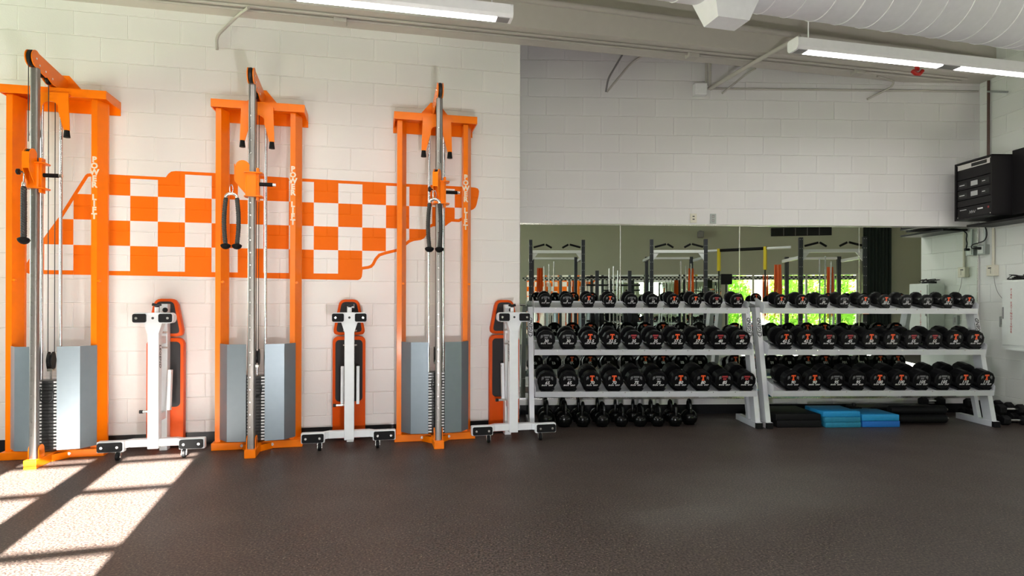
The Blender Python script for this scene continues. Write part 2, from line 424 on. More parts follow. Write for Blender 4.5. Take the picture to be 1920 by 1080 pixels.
for c in range(-5, 16):
    for r_ in range(0, 5):
        if (c + r_) % 2: continue
        u0, u1 = U0+c*S, U0+(c+1)*S; z0, z1 = 1.492+r_*0.2130, 1.492+(r_+1)*0.2130
        p = clip_half(clip_half(clip_half(clip_half(MI, 0, u0, True), 0, u1, False), 1, z0, True), 1, z1, False)
        q = []
        for v in p:
            if not q or (abs(v[0]-q[-1][0])+abs(v[1]-q[-1][1])) > 1e-4: q.append(v)
        if len(q) > 2 and (abs(q[0][0]-q[-1][0])+abs(q[0][1]-q[-1][1])) < 1e-4: q.pop()
        if len(q) >= 3 and abs(area2(q)) > 0.0012: wb.prism(q, 'y', -0.0024, -0.0014)
wb.build('white_check', m_murW, mu, label='white checks inside the orange outline')

# ================================================================== CABLE TOWERS
def disc(mb, x0, x1, y, z, r, n=24): mb.lathe([(r*0.96, x0), (r, x0+0.002), (r, x1-0.002), (r*0.96, x1)], 'x', (0, y, z), n)
TOW = [(-3.765, (0.0, -1.0)), (-2.255, (-0.985, -0.17)), (-0.765, (-0.35, -0.94))]
T_LABEL = ['tall orange cable tower at the left edge of the wall, cut by the picture frame',
           'tall orange cable tower in the middle, its pulley arm swung out to the left',
           'tall orange cable tower nearest the recess corner, its dark shadow on the wall']
R_LABEL = ['black triceps rope seen edge-on hanging from the left-edge cable tower',
           'black triceps rope hanging open from the middle cable tower',
           'black triceps rope hanging from the cable tower nearest the mirror']
plate_me = MB().box(-0.108, 0.108, -0.37, -0.25, 0, 0.0235, 0.002).mesh('weight_plate', m_plate)
pin_me = MB().box(-0.014, 0.014, -0.374, -0.370, 0.006, 0.0185).mesh('number_mark', m_mark)
hole_me = MB().cyl((0, -0.3725, 0.012), (0, -0.370, 0.012), 0.006, n=10).mesh('pin_hole', m_blkink)
def tower(i):
    u, ph = TOW[i]
    t = thing('cable_tower', T_LABEL[i], 'cable machine', L.w(u), TH_L, 'orange cable towers along the block wall')
    MB().box(-0.36, 0.36, -0.30, -0.02, 0, 0.062, 0.004).build('base_frame', m_orange, t)
    f = MB(); f.box(-0.042, 0.042, -0.625, -0.30, 0, 0.066, 0.004); f.prism([(-0.12, -0.301), (0.12, -0.301), (0.042, -0.40), (-0.042, -0.40)], 'z', 0.0, 0.052)
    f.build('foot', m_orange, t)
    for sx in (-1, 1):
        e = MB(); e.lathe([(0.04, sx*0.030), (0.04, sx*0.036)], 'x', (0, -0.535, 0.125), 18); e.box(min(sx*0.030, sx*0.036), max(sx*0.030, sx*0.036), -0.575, -0.495, 0.066, 0.125)
        e.build('pole_bracket', m_orange, t)
    for sx in (-1, 1):
        bl = MB(); bl.cyl((sx*0.12, -0.301, 0.035), (sx*0.12, -0.311, 0.035), 0.013, n=6); bl.build('bolt', m_tip, t)
    # posts: front face plus a bevelled inner flank
    for x0 in (-0.34, 0.25):
        p = MB(); p.prism([(x0, -0.26), (x0+0.042, -0.26), (x0+0.084, -0.165), (x0+0.084, -0.14), (x0, -0.16)], 'z', 0.062, 2.85, 0.0)
        p.build('post', m_orange, t)
        q = MB(); q.cyl((x0+0.055, -0.262, 1.40), (x0+0.055, -0.235, 1.40), 0.011, n=10); q.build('post_bolt', m_orange, t)
    tp = MB(); tp.box(-0.37, 0.37, -0.30, -0.005, 2.905, 2.915); tp.box(-0.37, 0.37, -0.30, -0.29, 2.85, 2.906); tp.box(-0.37, 0.37, -0.015, -0.005, 2.80, 2.906)
    for sx in (-0.37, 0.36): tp.box(sx, sx+0.01, -0.29, -0.015, 2.85, 2.906)
    tp.build('top_plate', m_orange, t)
    MB().prism([(-0.165, 2.915), (0.165, 2.915), (0.035, 3.07), (-0.035, 3.07)], 'y', -0.125, -0.115).build('gusset', m_orange, t)
    # pulley arm
    poly = []
    for a in range(55, 285, 15): poly.append((-0.60+0.062*math.cos(math.radians(a)), 3.025+0.062*math.sin(math.radians(a))))
    poly += [(-0.55, 2.975), (-0.52, 2.945), (-0.46, 2.935), (-0.44, 2.95), (-0.40, 2.93), (-0.36, 2.918), (-0.13, 2.918), (-0.126, 3.03)]
    # make top edge straight from gusset to head
    for sx in (-1, 1):
        MB().prism(poly, 'x', sx*0.018, sx*0.025).build('arm_plate', m_orange, t)
    w = MB(); disc(w, -0.011, 0.011, -0.605, 3.025, 0.060); w.build('head_pulley', m_black, t, smooth=40)
    for y, z, rr in ((-0.475, 2.962, 0.034), (-0.375, 2.945, 0.034)):
        w = MB(); disc(w, -0.010, 0.010, y, z, rr, 18); w.build('guide_pulley', m_black, t, smooth=40)
    for y, z in ((-0.605, 3.025), (-0.56, 2.99), (-0.475, 2.975), (-0.375, 2.955)):
        for sx in (-1, 1): MB().cyl((sx*0.025, y, z), (sx*0.030, y, z), 0.008, n=8).build('arm_bolt', m_tip, t)
    # arch bracket with bumpers
    arch = [(-0.125, 2.86), (-0.135, 2.57), (-0.095, 2.57), (-0.055, 2.72)]
    for a in range(170, 5, -20): arch.append((0.055*math.cos(math.radians(a)), 2.745+0.045*math.sin(math.radians(a))))
    arch += [(0.055, 2.72), (0.095, 2.57), (0.135, 2.57), (0.125, 2.86)]
    a_ = MB(); a_.prism(arch, 'y', -0.352, -0.342); a_.box(-0.125, 0.125, -0.342, -0.30, 2.855, 2.865)
    a_.build('arch_bracket', m_orange, t)
    for sx in (-1, 1):
        MB().cyl((sx*0.115, -0.347, 2.57), (sx*0.115, -0.347, 2.515), 0.018, 0.024, 14).build('bumper', m_rubber, t)
        MB().cyl((sx*0.065, -0.325, 0.10), (sx*0.065, -0.325, 2.86), 0.0115, n=12).build('guide_rod', m_chrome, t, smooth=40)
    # pole
    po = MB(); po.prism(rrect(-0.026, 0.026, -0.588, -0.536, 0.012, 3), 'z', 0.062, 2.965); po.build('upright_pole', m_steel, t, smooth=40)
    hl = MB()
    for k in range(26):
        z = 0.24+0.099*k
        if not 2.03 < z < 2.40: hl.cyl((-0.007, -0.5895, z), (-0.007, -0.587, z), 0.0055, n=8)
    hl.build('adjustment_hole', m_tip, t)
    # cables
    for y, z0, z1 in ((-0.655, 2.40, 3.01), (-0.505, 0.12, 2.965), (-0.37, 0.79, 2.94), (-0.27, 0.79, 2.86)):
        MB().cyl((0, y, z0), (0, y, z1), 0.0032, n=6).build('cable', m_blkink, t)
    # shields
    for sx in (-1, 1):
        pts = [(0.072, -0.398), (0.222, -0.375), (0.300, -0.27)]
        outer = [(sx*x, y) for x, y in pts]; inner = [(sx*(x if j == 0 else x-0.003), y+0.004) for j, (x, y) in enumerate(pts)]
        sh = MB(); sh.prism(outer+list(reversed(inner)), 'z', 0.085, 0.885); sh.build('shield', m_shield, t)
    # stack
    for k in range(21):
        pl = link('weight_plate', plate_me, t, (0, 0, 0.085+0.0255*k))
        link('number_mark', pin_me, pl, (-0.055, 0, 0)); link('number_mark', pin_me, pl, (0.055, 0, 0)); link('pin_hole', hole_me, pl)
    st = MB(); st.cyl((0, -0.32, 0.62), (0, -0.32, 0.70), 0.009, n=10); st.box(-0.018, 0.018, -0.345, -0.295, 0.69, 0.71); st.build('stack_stem', m_tip, t)
    w = MB(); disc(w, -0.010, 0.010, -0.32, 0.775, 0.052); w.build('stack_pulley', m_black, t, smooth=40)
    w = MB()
    for sx in (-1, 1): w.prism(rpoly([(-0.345, 0.70), (-0.295, 0.70), (-0.275, 0.775), (-0.30, 0.84), (-0.34, 0.84), (-0.365, 0.775)], 0.02), 'x', sx*0.012, sx*0.018)
    w.build('pulley_housing', m_black, t)
    loop = [(0.03+0.045*math.cos(a)-0.03, -0.392, 0.50+0.05*math.sin(a)) for a in [PI*1.05+PI*0.95*j/14 for j in range(15)]]
    MB().tube([(-0.04, -0.39, 0.56)]+loop+[(0.05, -0.392, 0.55)], 0.004, 6).build('selector_cord', m_black, t)
    # carriage on the pole
    cs = MB(); cs.prism(rrect(-0.045, 0.045, -0.607, -0.517, 0.012, 3), 'z', 2.075, 2.265); cs.build('carriage_sleeve', m_orange, t)
    for z in (2.072, 2.258):
        fl_ = MB(); fl_.prism(rrect(-0.055, 0.085, -0.625, -0.50, 0.03, 4), 'z', z-0.004, z+0.004); fl_.build('carriage_flange', m_orange, t)
    MB().box(0.035, 0.055, -0.59, -0.53, 2.04, 2.30, 0.003).build('carriage_tab', m_orange, t)
    MB().cyl((0.052, -0.56, 2.175), (0.155, -0.56, 2.175), 0.0155, n=16).build('handle_grip', m_rubber, t, smooth=40)
    MB().cyl((0.155, -0.56, 2.175), (0.178, -0.56, 2.175), 0.0135, n=16).build('handle_tip', m_tip, t, smooth=40)
    d = Vector((ph[0], ph[1], 0)).normalized(); nrm = Vector((-d.y, d.x, 0))
    mt = Matrix(((d.x, nrm.x, 0, 0), (d.y, nrm.y, 0, -0.562), (0, 0, 1, 0), (0, 0, 0, 1)))
    cheek = [(0.02, 2.30)] + [(0.068+0.052*math.cos(math.radians(a)), 2.305+0.05*math.sin(math.radians(a))) for a in range(160, -1, -20)] + [(0.128, 2.30), (0.128, 2.19), (0.04, 2.085), (0.02, 2.085)]
    for sy in (-1, 1):
        ck = MB(); ck.prism(cheek, 'y', sy*0.017, sy*0.023); bmesh.ops.transform(ck.bm, matrix=mt, verts=ck.bm.verts); ck.build('pulley_plate', m_orange, t)
    sp_ = MB(); sp_.box(0.122, 0.130, -0.023, 0.023, 2.20, 2.32); bmesh.ops.transform(sp_.bm, matrix=mt, verts=sp_.bm.verts)
    # only a lower spacer strip so that the wheel shows
    sp_.build('edge_strip', m_orange, t)
    w = MB(); w.lathe([(0.044, -0.010), (0.046, -0.008), (0.046, 0.008), (0.044, 0.010)], 'y', (0.070, 0, 2.305), 22); bmesh.ops.transform(w.bm, matrix=mt, verts=w.bm.verts)
    w.build('carriage_pulley', m_black, t, smooth=40)
    if i != 1:
      kb = MB(); kb.cyl((-0.045, -0.60, 2.185), (-0.075, -0.61, 2.185), 0.006, n=8); kb.lathe([(0.012, -0.072), (0.022, -0.078), (0.022, -0.092), (0.014, -0.098)], 'x', (0, -0.61, 2.185), 16)
      kb.build('lock_knob', m_black, t, smooth=40)
    # lettering on the right post
    s = 'POWER LIFT'
    for j, ch in enumerate(s):
        if ch == ' ': continue
        link('lettering', text_mesh(ch, 0.062, m_text, bold=0.003), t, (0.272, -0.2608, 2.37-0.0505*j), label='pale stacked lettering reading POWER LIFT' if j == 0 else None)
    # rope
    o = mt @ Vector((0.150, 0, 0))
    base = t.matrix_basis @ Vector((o.x, o.y, 0))
    rp = thing('triceps_rope', R_LABEL[i], 'rope handle', Vector((base.x, base.y, 2.16)), TH_L if i else 2.2, 'rope handles on the cable towers')
    cl = MB(); cl.tube([(0.012*math.sin(a), 0, -0.035+0.034*math.cos(a)) for a in [2*PI*j/14 for j in range(14)]], 0.0035, 6, closed=True)
    cl.build('carabiner', m_chrome, rp, smooth=60)
    cr = MB(); cr.tube([(0.042*math.cos(a), 0, -0.105+0.032*math.sin(a)) for a in [PI*j/12 for j in range(13)]], 0.0125, 10)
    cr.build('crescent_yoke', m_tip, rp, smooth=60)
    for sx in (-1, 1):
        rb = MB()
        for s_ in range(3):
            pts = []
            for j in range(61):
                q = j/60; z = -0.11-0.37*q; a = 2*PI*(q*7+s_/3)
                x = sx*(0.041 + 0.012*math.sin(PI*q))
                pts.append((x+0.0085*math.cos(a), 0.0085*math.sin(a), z))
            rb.tube(pts, 0.0098, 6)
        ro = rb.build('rope', m_rope, rp, smooth=70)
        MB().lathe([(0.004, -0.512), (0.02, -0.508), (0.034, -0.495), (0.039, -0.480), (0.030, -0.472), (0.016, -0.466)], 'z', (sx*0.041, 0, 0), 20).build('ball_end', m_rubber, ro, smooth=50)
    return t
for i in range(3): tower(i)

# ================================================================== FOLDED BENCHES
BEN = [(-3.005, 'folded weight bench between the left-edge and middle orange cable towers, floor sun at its wheels'),
       (-1.505, 'folded weight bench stored upright between the middle and right orange cable towers'),
       (-0.080, 'folded weight bench stored upright at the wall corner beside the dumbbell rack')]
def bench(i):
    u, lab = BEN[i]
    t = thing('weight_bench', lab, 'weight bench', L.w(u), TH_L, 'white and orange benches stored upright against the wall')
    dx = -0.015
    bp = MB().prism(rrect(dx-0.142, dx+0.142, 0.015, 0.925, 0.045), 'y', -0.105, -0.04, 0.012).build('back_pad', m_orangeV, t, smooth=50)
    MB().prism(rrect(dx-0.118, dx+0.118, 0.345, 0.895, 0.035), 'y', -0.110, -0.104).build('back_pad_backing', m_blackV, bp)
    sp = MB().prism(rpoly([(dx-0.143, 0.94), (dx+0.143, 0.94), (dx+0.083, 1.258), (dx-0.083, 1.258)], 0.05), 'y', -0.105, -0.04, 0.012).build('seat_pad', m_orangeV, t, smooth=50)
    MB().prism(rpoly([(dx-0.114, 0.965), (dx+0.114, 0.965), (dx+0.064, 1.235), (dx-0.064, 1.235)], 0.035), 'y', -0.110, -0.104).build('seat_pad_backing', m_blackV, sp)
    MB().box(-0.03, 0.03, -0.20, -0.12, 0.0, 1.215, 0.004).build('seat_rail', m_white, t)
    MB().box(-0.04, 0.04, -0.445, -0.365, 0.07, 1.02, 0.005).build('main_beam', m_white, t)
    fl_ = MB(); fl_.prism([(-0.04, 0.98), (0.04, 0.98), (0.07, 1.075), (-0.07, 1.075)], 'y', -0.45, -0.36); fl_.build('beam_flare', m_white, t)
    for z in (0.30, 0.92): MB().box(-0.022, 0.022, -0.366, -0.199, z-0.03, z+0.03).build('link_block', m_white, t)
    cb = MB(); cb.prism(rrect(-0.147, 0.147, 1.062, 1.146, 0.03), 'y', -0.452, -0.362, 0.004); cb.build('top_crossbar', m_white, t)
    for sx in (-1, 1):
        a, c = sorted((sx*0.045, sx*0.140)); pd = MB().prism(rrect(a, c, 1.070, 1.138, 0.012), 'y', -0.470, -0.452, 0.003).build('rubber_foot', m_rubber, t)
        MB().cyl((sx*0.112, -0.475, 1.104), (sx*0.112, -0.469, 1.104), 0.010, n=12).build('bolt', m_tip, pd)
    MB().cyl((0, -0.4535, 1.104), (0, -0.4515, 1.104), 0.010, n=14).build('beam_hole', m_blkink, t)
    # bottom T-bar
    bb = MB()
    bb.box(-0.17, 0.17, -0.425, -0.365, 0.085, 0.145, 0.004)
    for sx in (-1, 1):
        bb.prism([(sx*0.17, -0.425), (sx*0.17, -0.365), (sx*0.235, -0.415), (sx*0.235, -0.475)], 'z', 0.087, 0.143)
        a, c = sorted((sx*0.195, sx*0.385)); bb.box(a, c, -0.475, -0.415, 0.062, 0.148, 0.008)
    bb.build('floor_bar', m_white, t)
    for sx in (-1, 1):
        a, c = sorted((sx*0.203, sx*0.376)); pd = MB().prism(rrect(a, c, 0.070, 0.140, 0.012), 'y', -0.492, -0.475, 0.003).build('rubber_foot', m_rubber, t)
        for q in (0.235, 0.345): MB().cyl((sx*q, -0.497, 0.105), (sx*q, -0.491, 0.105), 0.010, n=12).build('bolt', m_tip, pd)
        cs = MB(); cs.box(sx*0.235-0.020, sx*0.235+0.020, -0.47, -0.42, 0.055, 0.064)
        for q in (-1, 1): cs.prism([(-0.475, 0.058), (-0.425, 0.058), (-0.460, 0.022), (-0.487, 0.022)], 'x', sx*0.235+q*0.016, sx*0.235+q*0.019)
        cf = cs.build('caster_fork', m_tip, t)
        w = MB(); w.lathe([(0.026, -0.013), (0.0325, -0.010), (0.0325, 0.010), (0.026, 0.013)], 'x', (sx*0.235, -0.475, 0.0328), 20); w.build('caster_wheel', m_rubber, cf, smooth=40)
    # fold links
    for sx in (-1, 1):
        mt = Matrix.Translation((sx*0.066, -0.26, 0.51)) @ Matrix.Rotation(-0.10, 4, 'X')
        lk = MB(); lk.box(-0.012, 0.014, -0.025, 0.025, -0.165, 0.165, 0.004, mt=mt); l_ = lk.build('fold_link', m_white, t)
        for z in (0.37, 0.65): MB().cyl((sx*0.072, -0.26, z), (sx*0.080, -0.26, z), 0.010, n=6).build('bolt', m_tip, l_)
    for z in (0.86, 0.985):
        MB().cyl((-0.058, -0.30, z), (0.058, -0.30, z), 0.009, n=8).build('pivot_bolt', m_tip, t)
    kn = MB(); kn.cyl((0.0, -0.36, 1.146), (0.0, -0.36, 1.19), 0.016, n=12); kn.build('pin_collar', m_white, t)
    kn = MB(); kn.tube([(-0.032, -0.36, 1.212), (0, -0.36, 1.205), (0.032, -0.36, 1.212)], 0.012, 8); kn.cyl((0, -0.36, 1.19), (0, -0.36, 1.205), 0.014, n=10); kn.build('pull_knob', m_black, t, smooth=50)
    kn = MB(); kn.lathe([(0.012, 0), (0.020, 0.006), (0.020, 0.018), (0.012, 0.024)], 'y', (0.02, -0.235, 1.165), 14); kn.build('pull_knob', m_black, t, smooth=50)
    kn = MB(); kn.cyl((-0.04, -0.30, 0.345), (-0.115, -0.31, 0.345), 0.011, n=10); pk = kn.build('pop_pin', m_tip, t)
    kn = MB(); kn.cyl((-0.115, -0.31, 0.345), (-0.14, -0.312, 0.345), 0.014, n=10); kn.build('pin_grip', m_black, pk)
    tx = text_mesh('LEGEND', 0.05, m_blkink, shear=0.2, bold=0.0008)
    # sideways lettering on the flank of the beam
    sgn = 1 if i < 2 else -1
    o = link('lettering', tx, t, (sgn*0.0405, -0.405, 0.80), (PI/2*0, 0, 0), label='small black lettering reading LEGEND')
    o.rotation_mode = 'QUATERNION'
    o.rotation_quaternion = (Matrix.Rotation(sgn*PI/2, 4, 'Z') @ Matrix.Rotation(PI/2, 4, 'Y')).to_quaternion()
for i in range(3): bench(i)

# ================================================================== DUMBBELL RACKS
TILT = 0.18
SH = [  # v of lip, lip top z, shelf depth
    (0.625, 1.180, 0.33), (0.730, 0.767, 0.36), (0.830, 0.367, 0.40)]
ROWS = {0: dict(r=0.067, t=(0.034, 0.050), g=0.118), 1: dict(r=0.092, t=(0.056, 0.075), g=0.122), 2: dict(r=0.0945, t=(0.088, 0.125), g=0.122)}
RK = [(0.165, 2.40, 'silver-white three-shelf dumbbell rack left of the pair, kettlebells under it', [(1022.6, 1383), (1024.3, 1390), (1025.8, 1399.5)],
       [['5', '7.5', '10', '12.5', '15'], ['30', '32.5', '35', '37.5', '40'], ['65', '70', '75', '80', '85']]),
      (2.505, 4.815, 'silver-white three-shelf dumbbell rack right of the pair, blue foam pads under it', [(1464.5, 1816), (1473, 1829), (1486, 1848)],
       [['17.5', '20', '22.5', '25', '27.5'], ['42.5', '45', '50', '55', '60'], ['90', '95', '100', '105', '110']])]
STY = {'7.5': 'T', '12.5': 'T', '17.5': 'T', '22.5': 'T', '27.5': 'T', '32.5': 'T', '37.5': 'T', '42.5': 'T', '50': 'T', '60': 'T', '70': 'T', '80': 'T', '90': 'T', '100': 'T', '110': 'T',
       '35': 'r', '40': 'r', '55': 'r', '85': 'r', '15': 'r', '45': 'r'}
def swoosh(size):
    b_ = MB(); pts_o, pts_i = [], []
    for j in range(15):
        a = math.radians(62 + 178*j/14)
        w_ = 0.06*math.sin(PI*j/14)*size + 0.001
        pts_o.append((size*1.0*math.cos(a), size*0.30*math.sin(a)))
        pts_i.append(((size*1.0-w_)*math.cos(a), (size*0.30-w_)*math.sin(a)))
    b_.prism(pts_o+list(reversed(pts_i)), 'y', -0.0012, 0)
    return b_
def logo_T(r, m):
    s = r*0.29; b_ = MB()
    poly = [(-1, 1), (1, 1), (1, 0.35), (0.75, 0.35), (0.7, 0.6), (0.33, 0.6), (0.33, -0.6), (0.6, -0.6), (0.6, -1), (-0.6, -1), (-0.6, -0.6), (-0.33, -0.6), (-0.33, 0.6), (-0.7, 0.6), (-0.75, 0.35), (-1, 0.35)]
    b_.prism([(x*s*0.8, y*s) for x, y in poly], 'y', -0.0012, 0)
    return b_.mesh('slab_letter', m)
def logo_icon(r, m):
    b_ = MB(); h = r*0.22; g_ = r*0.15
    b_.prism([(-g_/2, -h), (-g_/2, -h*0.3), (g_/2, -h*0.3), (g_/2, -h*0.75), (g_, -h*0.75), (g_, h*0.75), (g_/2, h*0.75), (g_/2, h), (-g_/2, h)], 'y', -0.0012, 0)
    return b_.mesh('barbell_mark', m)
def logo_block(r, m):
    b_ = MB(); b_.box(-r*0.30, r*0.30, -0.0012, 0, r*0.05, r*0.24); b_.box(-r*0.18, r*0.18, -0.0012, 0, -r*0.2, -r*0.02)
    return b_.mesh('centre_mark', m)
cache = {}
def head_mesh(r, t_):
    k = ('h', round(r, 4), round(t_, 4))
    if k not in cache:
        c_ = 0.007
        cache[k] = MB().lathe([(r-c_*1.3, 0), (r, c_), (r, t_-c_), (r-c_*1.3, t_)], 'y', (0, 0, 0), 12).mesh('head', m_ureth)
    return cache[k]
def dumbbell(wt, row, frac, label, group):
    p = ROWS[row]; r = p['r']; t_ = p['t'][0]+(p['t'][1]-p['t'][0])*frac; g = p['g']
    Lh = g/2 + t_
    o = thing('dumbbell', label, 'dumbbell', (0, 0, 0), 0, group)
    link('head', head_mesh(r, t_), o, (0, -Lh, r)); link('head', head_mesh(r, t_), o, (0, g/2, r))
    k = ('g', g)
    if k not in cache:
        cache[k] = MB().lathe([(0.016, -g/2), (0.014, -g/2+0.01), (0.0165, 0), (0.014, g/2-0.01), (0.016, g/2)], 'y', (0, 0, 0), 14).mesh('handle', m_chrome, 60)
    link('handle', cache[k], o, (0, 0, r))
    f = -Lh-0.0004
    st = STY.get(wt, 'i')
    im = cache.setdefault(('i', r), logo_icon(r, m_dim))
    link('barbell_mark', im, o, (r*0.44, f, r*1.30)); link('barbell_mark', im, o, (-r*0.44, f-0.0012, r*1.30), (0, 0, PI))
    if st == 'T': link('slab_letter', cache.setdefault(('T', r), logo_T(r, m_red)), o, (0, f-0.0002, r*1.34), label='orange slab letter T')
    elif st == 'r': link('centre_mark', cache.setdefault(('r', r), logo_block(r, m_dred)), o, (0, f-0.0002, r*1.32))
    else: link('centre_mark', cache.setdefault(('q', r), logo_block(r, m_dim)), o, (0, f-0.0002, r*1.32))
    link('weight_number', text_mesh(wt, r*0.46, m_mark, shear=0.25, bold=r*0.008), o, (0, f, r*0.84), label='white number '+wt)
    link('weight_number', text_mesh(wt, r*0.46, m_mark, shear=0.25, bold=r*0.008), o, (0, -f, r*0.84), PI, label='white number '+wt)
    if st == 'T': link('slab_letter', cache[('T', r)], o, (0, -f+0.0002, r*1.34), PI, label='orange slab letter T')
    for q in (-1, 1): link('barbell_mark', im, o, (q*r*0.44, -f + (0.0 if q < 0 else 0.0012), r*1.30), PI if q < 0 else 0)
    link('maker_lettering', text_mesh('IRON  GRIP', r*0.20, m_mark, shear=0.25, bold=r*0.003, spacing=1.15), o, (0, f, r*0.58))
    return o
SHN = ['top shelf', 'middle shelf', 'bottom shelf']
for ri, (u0, u1, lab, spans, wts) in enumerate(RK):
    t = thing('dumbbell_rack', lab, 'dumbbell rack', M.w(0), TH_M, 'dumbbell racks in front of the mirror')
    def at_v(z): return 0.80 - 0.25*(z-0.06)/1.16
    for side, uu in ((0, u0), (1, u1)):
        w2 = 0.024
        prof = [(-0.80, 0.055), (-0.69, 0.055), (-0.44, 1.19), (-0.55, 1.19)]
        up = MB().prism(prof, 'x', uu-w2, uu+w2).build('upright', m_rackw, t)
        MB().box(uu-0.03, uu+0.03, -0.83, -0.33, 0.0, 0.06, 0.003).build('foot', m_rackw, t)
        MB().box(uu-0.031, uu+0.031, -0.842, -0.80, 0.0, 0.058, 0.004).build('foot_cap', m_rubber, t)
        MB().prism([(-0.62, 0.055), (-0.57, 0.055), (-0.50, 0.33), (-0.55, 0.33)], 'x', uu-0.02, uu+0.02).build('brace', m_rackw, t)
        # lettering on the sloping front face
        ang = math.atan2(0.25, 1.135)
        nm = Matrix.Translation((uu, -0.80+0.25*(0.99-0.055)/1.135-0.001, 0.99)) @ Matrix.Rotation(-ang, 4, 'X') @ Matrix.Rotation(-PI/2, 4, 'Y')
        me = text_mesh('LEGEND', 0.050, m_blkink, shear=0.2, bold=0.0012)
        o = link('lettering', me, t, label='black vertical lettering reading LEGEND'); o.matrix_basis = nm
        sw = swoosh(0.105).build('swoosh_mark', m_blkink, t); sw.matrix_basis = nm @ Matrix.Translation((0, 0, 0.004))
    ua, ub = u0+0.026, u1-0.026
    for si, (vl, zt, dp) in enumerate(SH):
        ex0, ex1 = (u0-0.0, u1+0.0)
        mt = Matrix.Translation((0, -vl, zt)) @ Matrix.Rotation(TILT, 4, 'X')
        s_ = MB(); s_.box(ua, ub, 0.004, dp, -0.004, 0.0, mt=mt); s_.box(ua, ub, 0, 0.004, -0.052, 0.004, mt=mt)
        s_.box(ua, ub, dp-0.004, dp, -0.04, 0.012, mt=mt)
        tray = s_.build('shelf', m_rackw, t)
        for uu, sg in ((ua, 1), (ub, -1)):
            a, c = sorted((uu, uu+sg*0.004))
            e = MB(); 
            verts = [(-0.004, -0.055), (0.20, -0.055), (0.20, 0.075), (0.02, 0.062), (-0.004, 0.045)]
            mm = MB(); mm.prism(verts, 'x', a, c); bmesh.ops.transform(mm.bm, matrix=mt, verts=mm.bm.verts); mm.build('shelf_end', m_rackw, tray)
        p = ROWS[si]; r = p['r']
        vd = vl - 0.012
        ul, _ = M.ray(spans[si][0], 600, vl); ur, _ = M.ray(spans[si][1], 600, vl)
        bolts = MB()
        for j in range(10):
            u = ul+(ur-ul)*j/9
            wt = wts[si][j//2]; frac = (j//2)/4
            t_ = p['t'][0]+(p['t'][1]-p['t'][0])*frac; Ltot = p['g']+2*t_
            # saddle: shallow trough under the dumbbell
            sd = MB(); hw = r*0.80
            sd.prism([(u-hw, 0.026), (u-hw*0.72, 0.0005), (u+hw*0.72, 0.0005), (u+hw, 0.026), (u+hw*0.55, 0.010), (u-hw*0.55, 0.010)], 'y', 0.012, min(0.012+Ltot*0.9, dp-0.006))
            bmesh.ops.transform(sd.bm, matrix=mt, verts=sd.bm.verts); sd.build('saddle', m_black, tray)
            loc = M.w(0) ; 
            if j % 2 == 0:
                lbl = 'black dumbbell marked %s, left one of its pair, %s of the %s rack' % (wt, SHN[si], ['left', 'right'][ri])
                d = dumbbell(wt, si, frac, lbl, 'black urethane dumbbells on the two racks'); first = d
            else:
                d = copy_tree(first); d['label'] = 'black dumbbell marked %s, right one of its pair, %s of the %s rack' % (wt, SHN[si], ['left', 'right'][ri])
            lp = mt @ Vector((0, 0.008+Ltot/2, 0.0105))
            q = M.w(u, -lp.y, lp.z)
            d.location = q; d.rotation_euler = (TILT, 0, TH_M + random.uniform(-0.015, 0.015))
        bl = MB()
        for j in range(9):
            uu = ul+(ur-ul)*(j+0.5)/9
            c0 = mt @ Vector((uu, 0.0, -0.006)); bl.cyl(c0+Vector((0, 0, 0)), c0+Vector((0, -0.004, 0)), 0.0045, n=8)
        bl.build('shelf_bolt', m_tip, tray)

# ================================================================== KETTLEBELLS
def kettlebell(s=1.0):
    o = thing('kettlebell', '', 'kettlebell', (0, 0, 0), 0, 'kettlebells under the left dumbbell rack')
    R_ = 0.078*s
    prof = [(0.045*s, 0.0), (0.055*s, 0.004)]
    for j in range(12):
        a = math.radians(-55+j*12.5); prof.append((R_*math.cos(a), 0.068*s+R_*math.sin(a)))
    MB().lathe(prof, 'z', (0, 0, 0), 28).build('body', m_iron, o, smooth=60)
    pts = []
    top = 0.235*s/1.0
    for j in range(17):
        a = PI*j/16; x = 0.046*s*math.cos(a)*(1.12 if 3 < j < 13 else 1.0)
        pts.append((x, 0, 0.115*s + (top-0.115*s)*math.sin(a)**0.7))
    MB().tube(pts, 0.0155*s, 10).build('handle', m_iron, o, smooth=60)
    return o
rear = [1022.6, 1054.5, 1084.3, 1119.8, 1153.6, 1186.6, 1219.7, 1256.4]
front = [1024.4, 1057.6, 1092.4, 1129, 1164.6, 1200, 1233, 1266, 1292]
ORD = ['first', 'second', 'third', 'fourth', 'fifth', 'sixth', 'seventh', 'eighth', 'ninth']
kb0 = None; kbs = {}
for row, lst, v in (('rear', rear, 0.42), ('front', front, 0.66)):
    for j, px in enumerate(lst):
        s = 1.08 if j < 2 else (1.0 if j < 4 else 0.92)
        if row == 'front' and j == 8: s = 1.05; v_ = 0.58
        else: v_ = v
        if row == 'rear': s *= 1.0
        if s not in kbs: kbs[s] = kettlebell(s); k = kbs[s]
        else: k = copy_tree(kbs[s])
        u, _ = M.ray(px, 780, v_)
        k['label'] = '%s from the left in the %s row of black kettlebells under the left rack' % (ORD[j], row)
        k.location = M.w(u, v_); k.rotation_euler = (0, 0, PI/2 - 0.35 + random.uniform(-0.35, 0.5) + (0.4 if row == 'front' else 0))

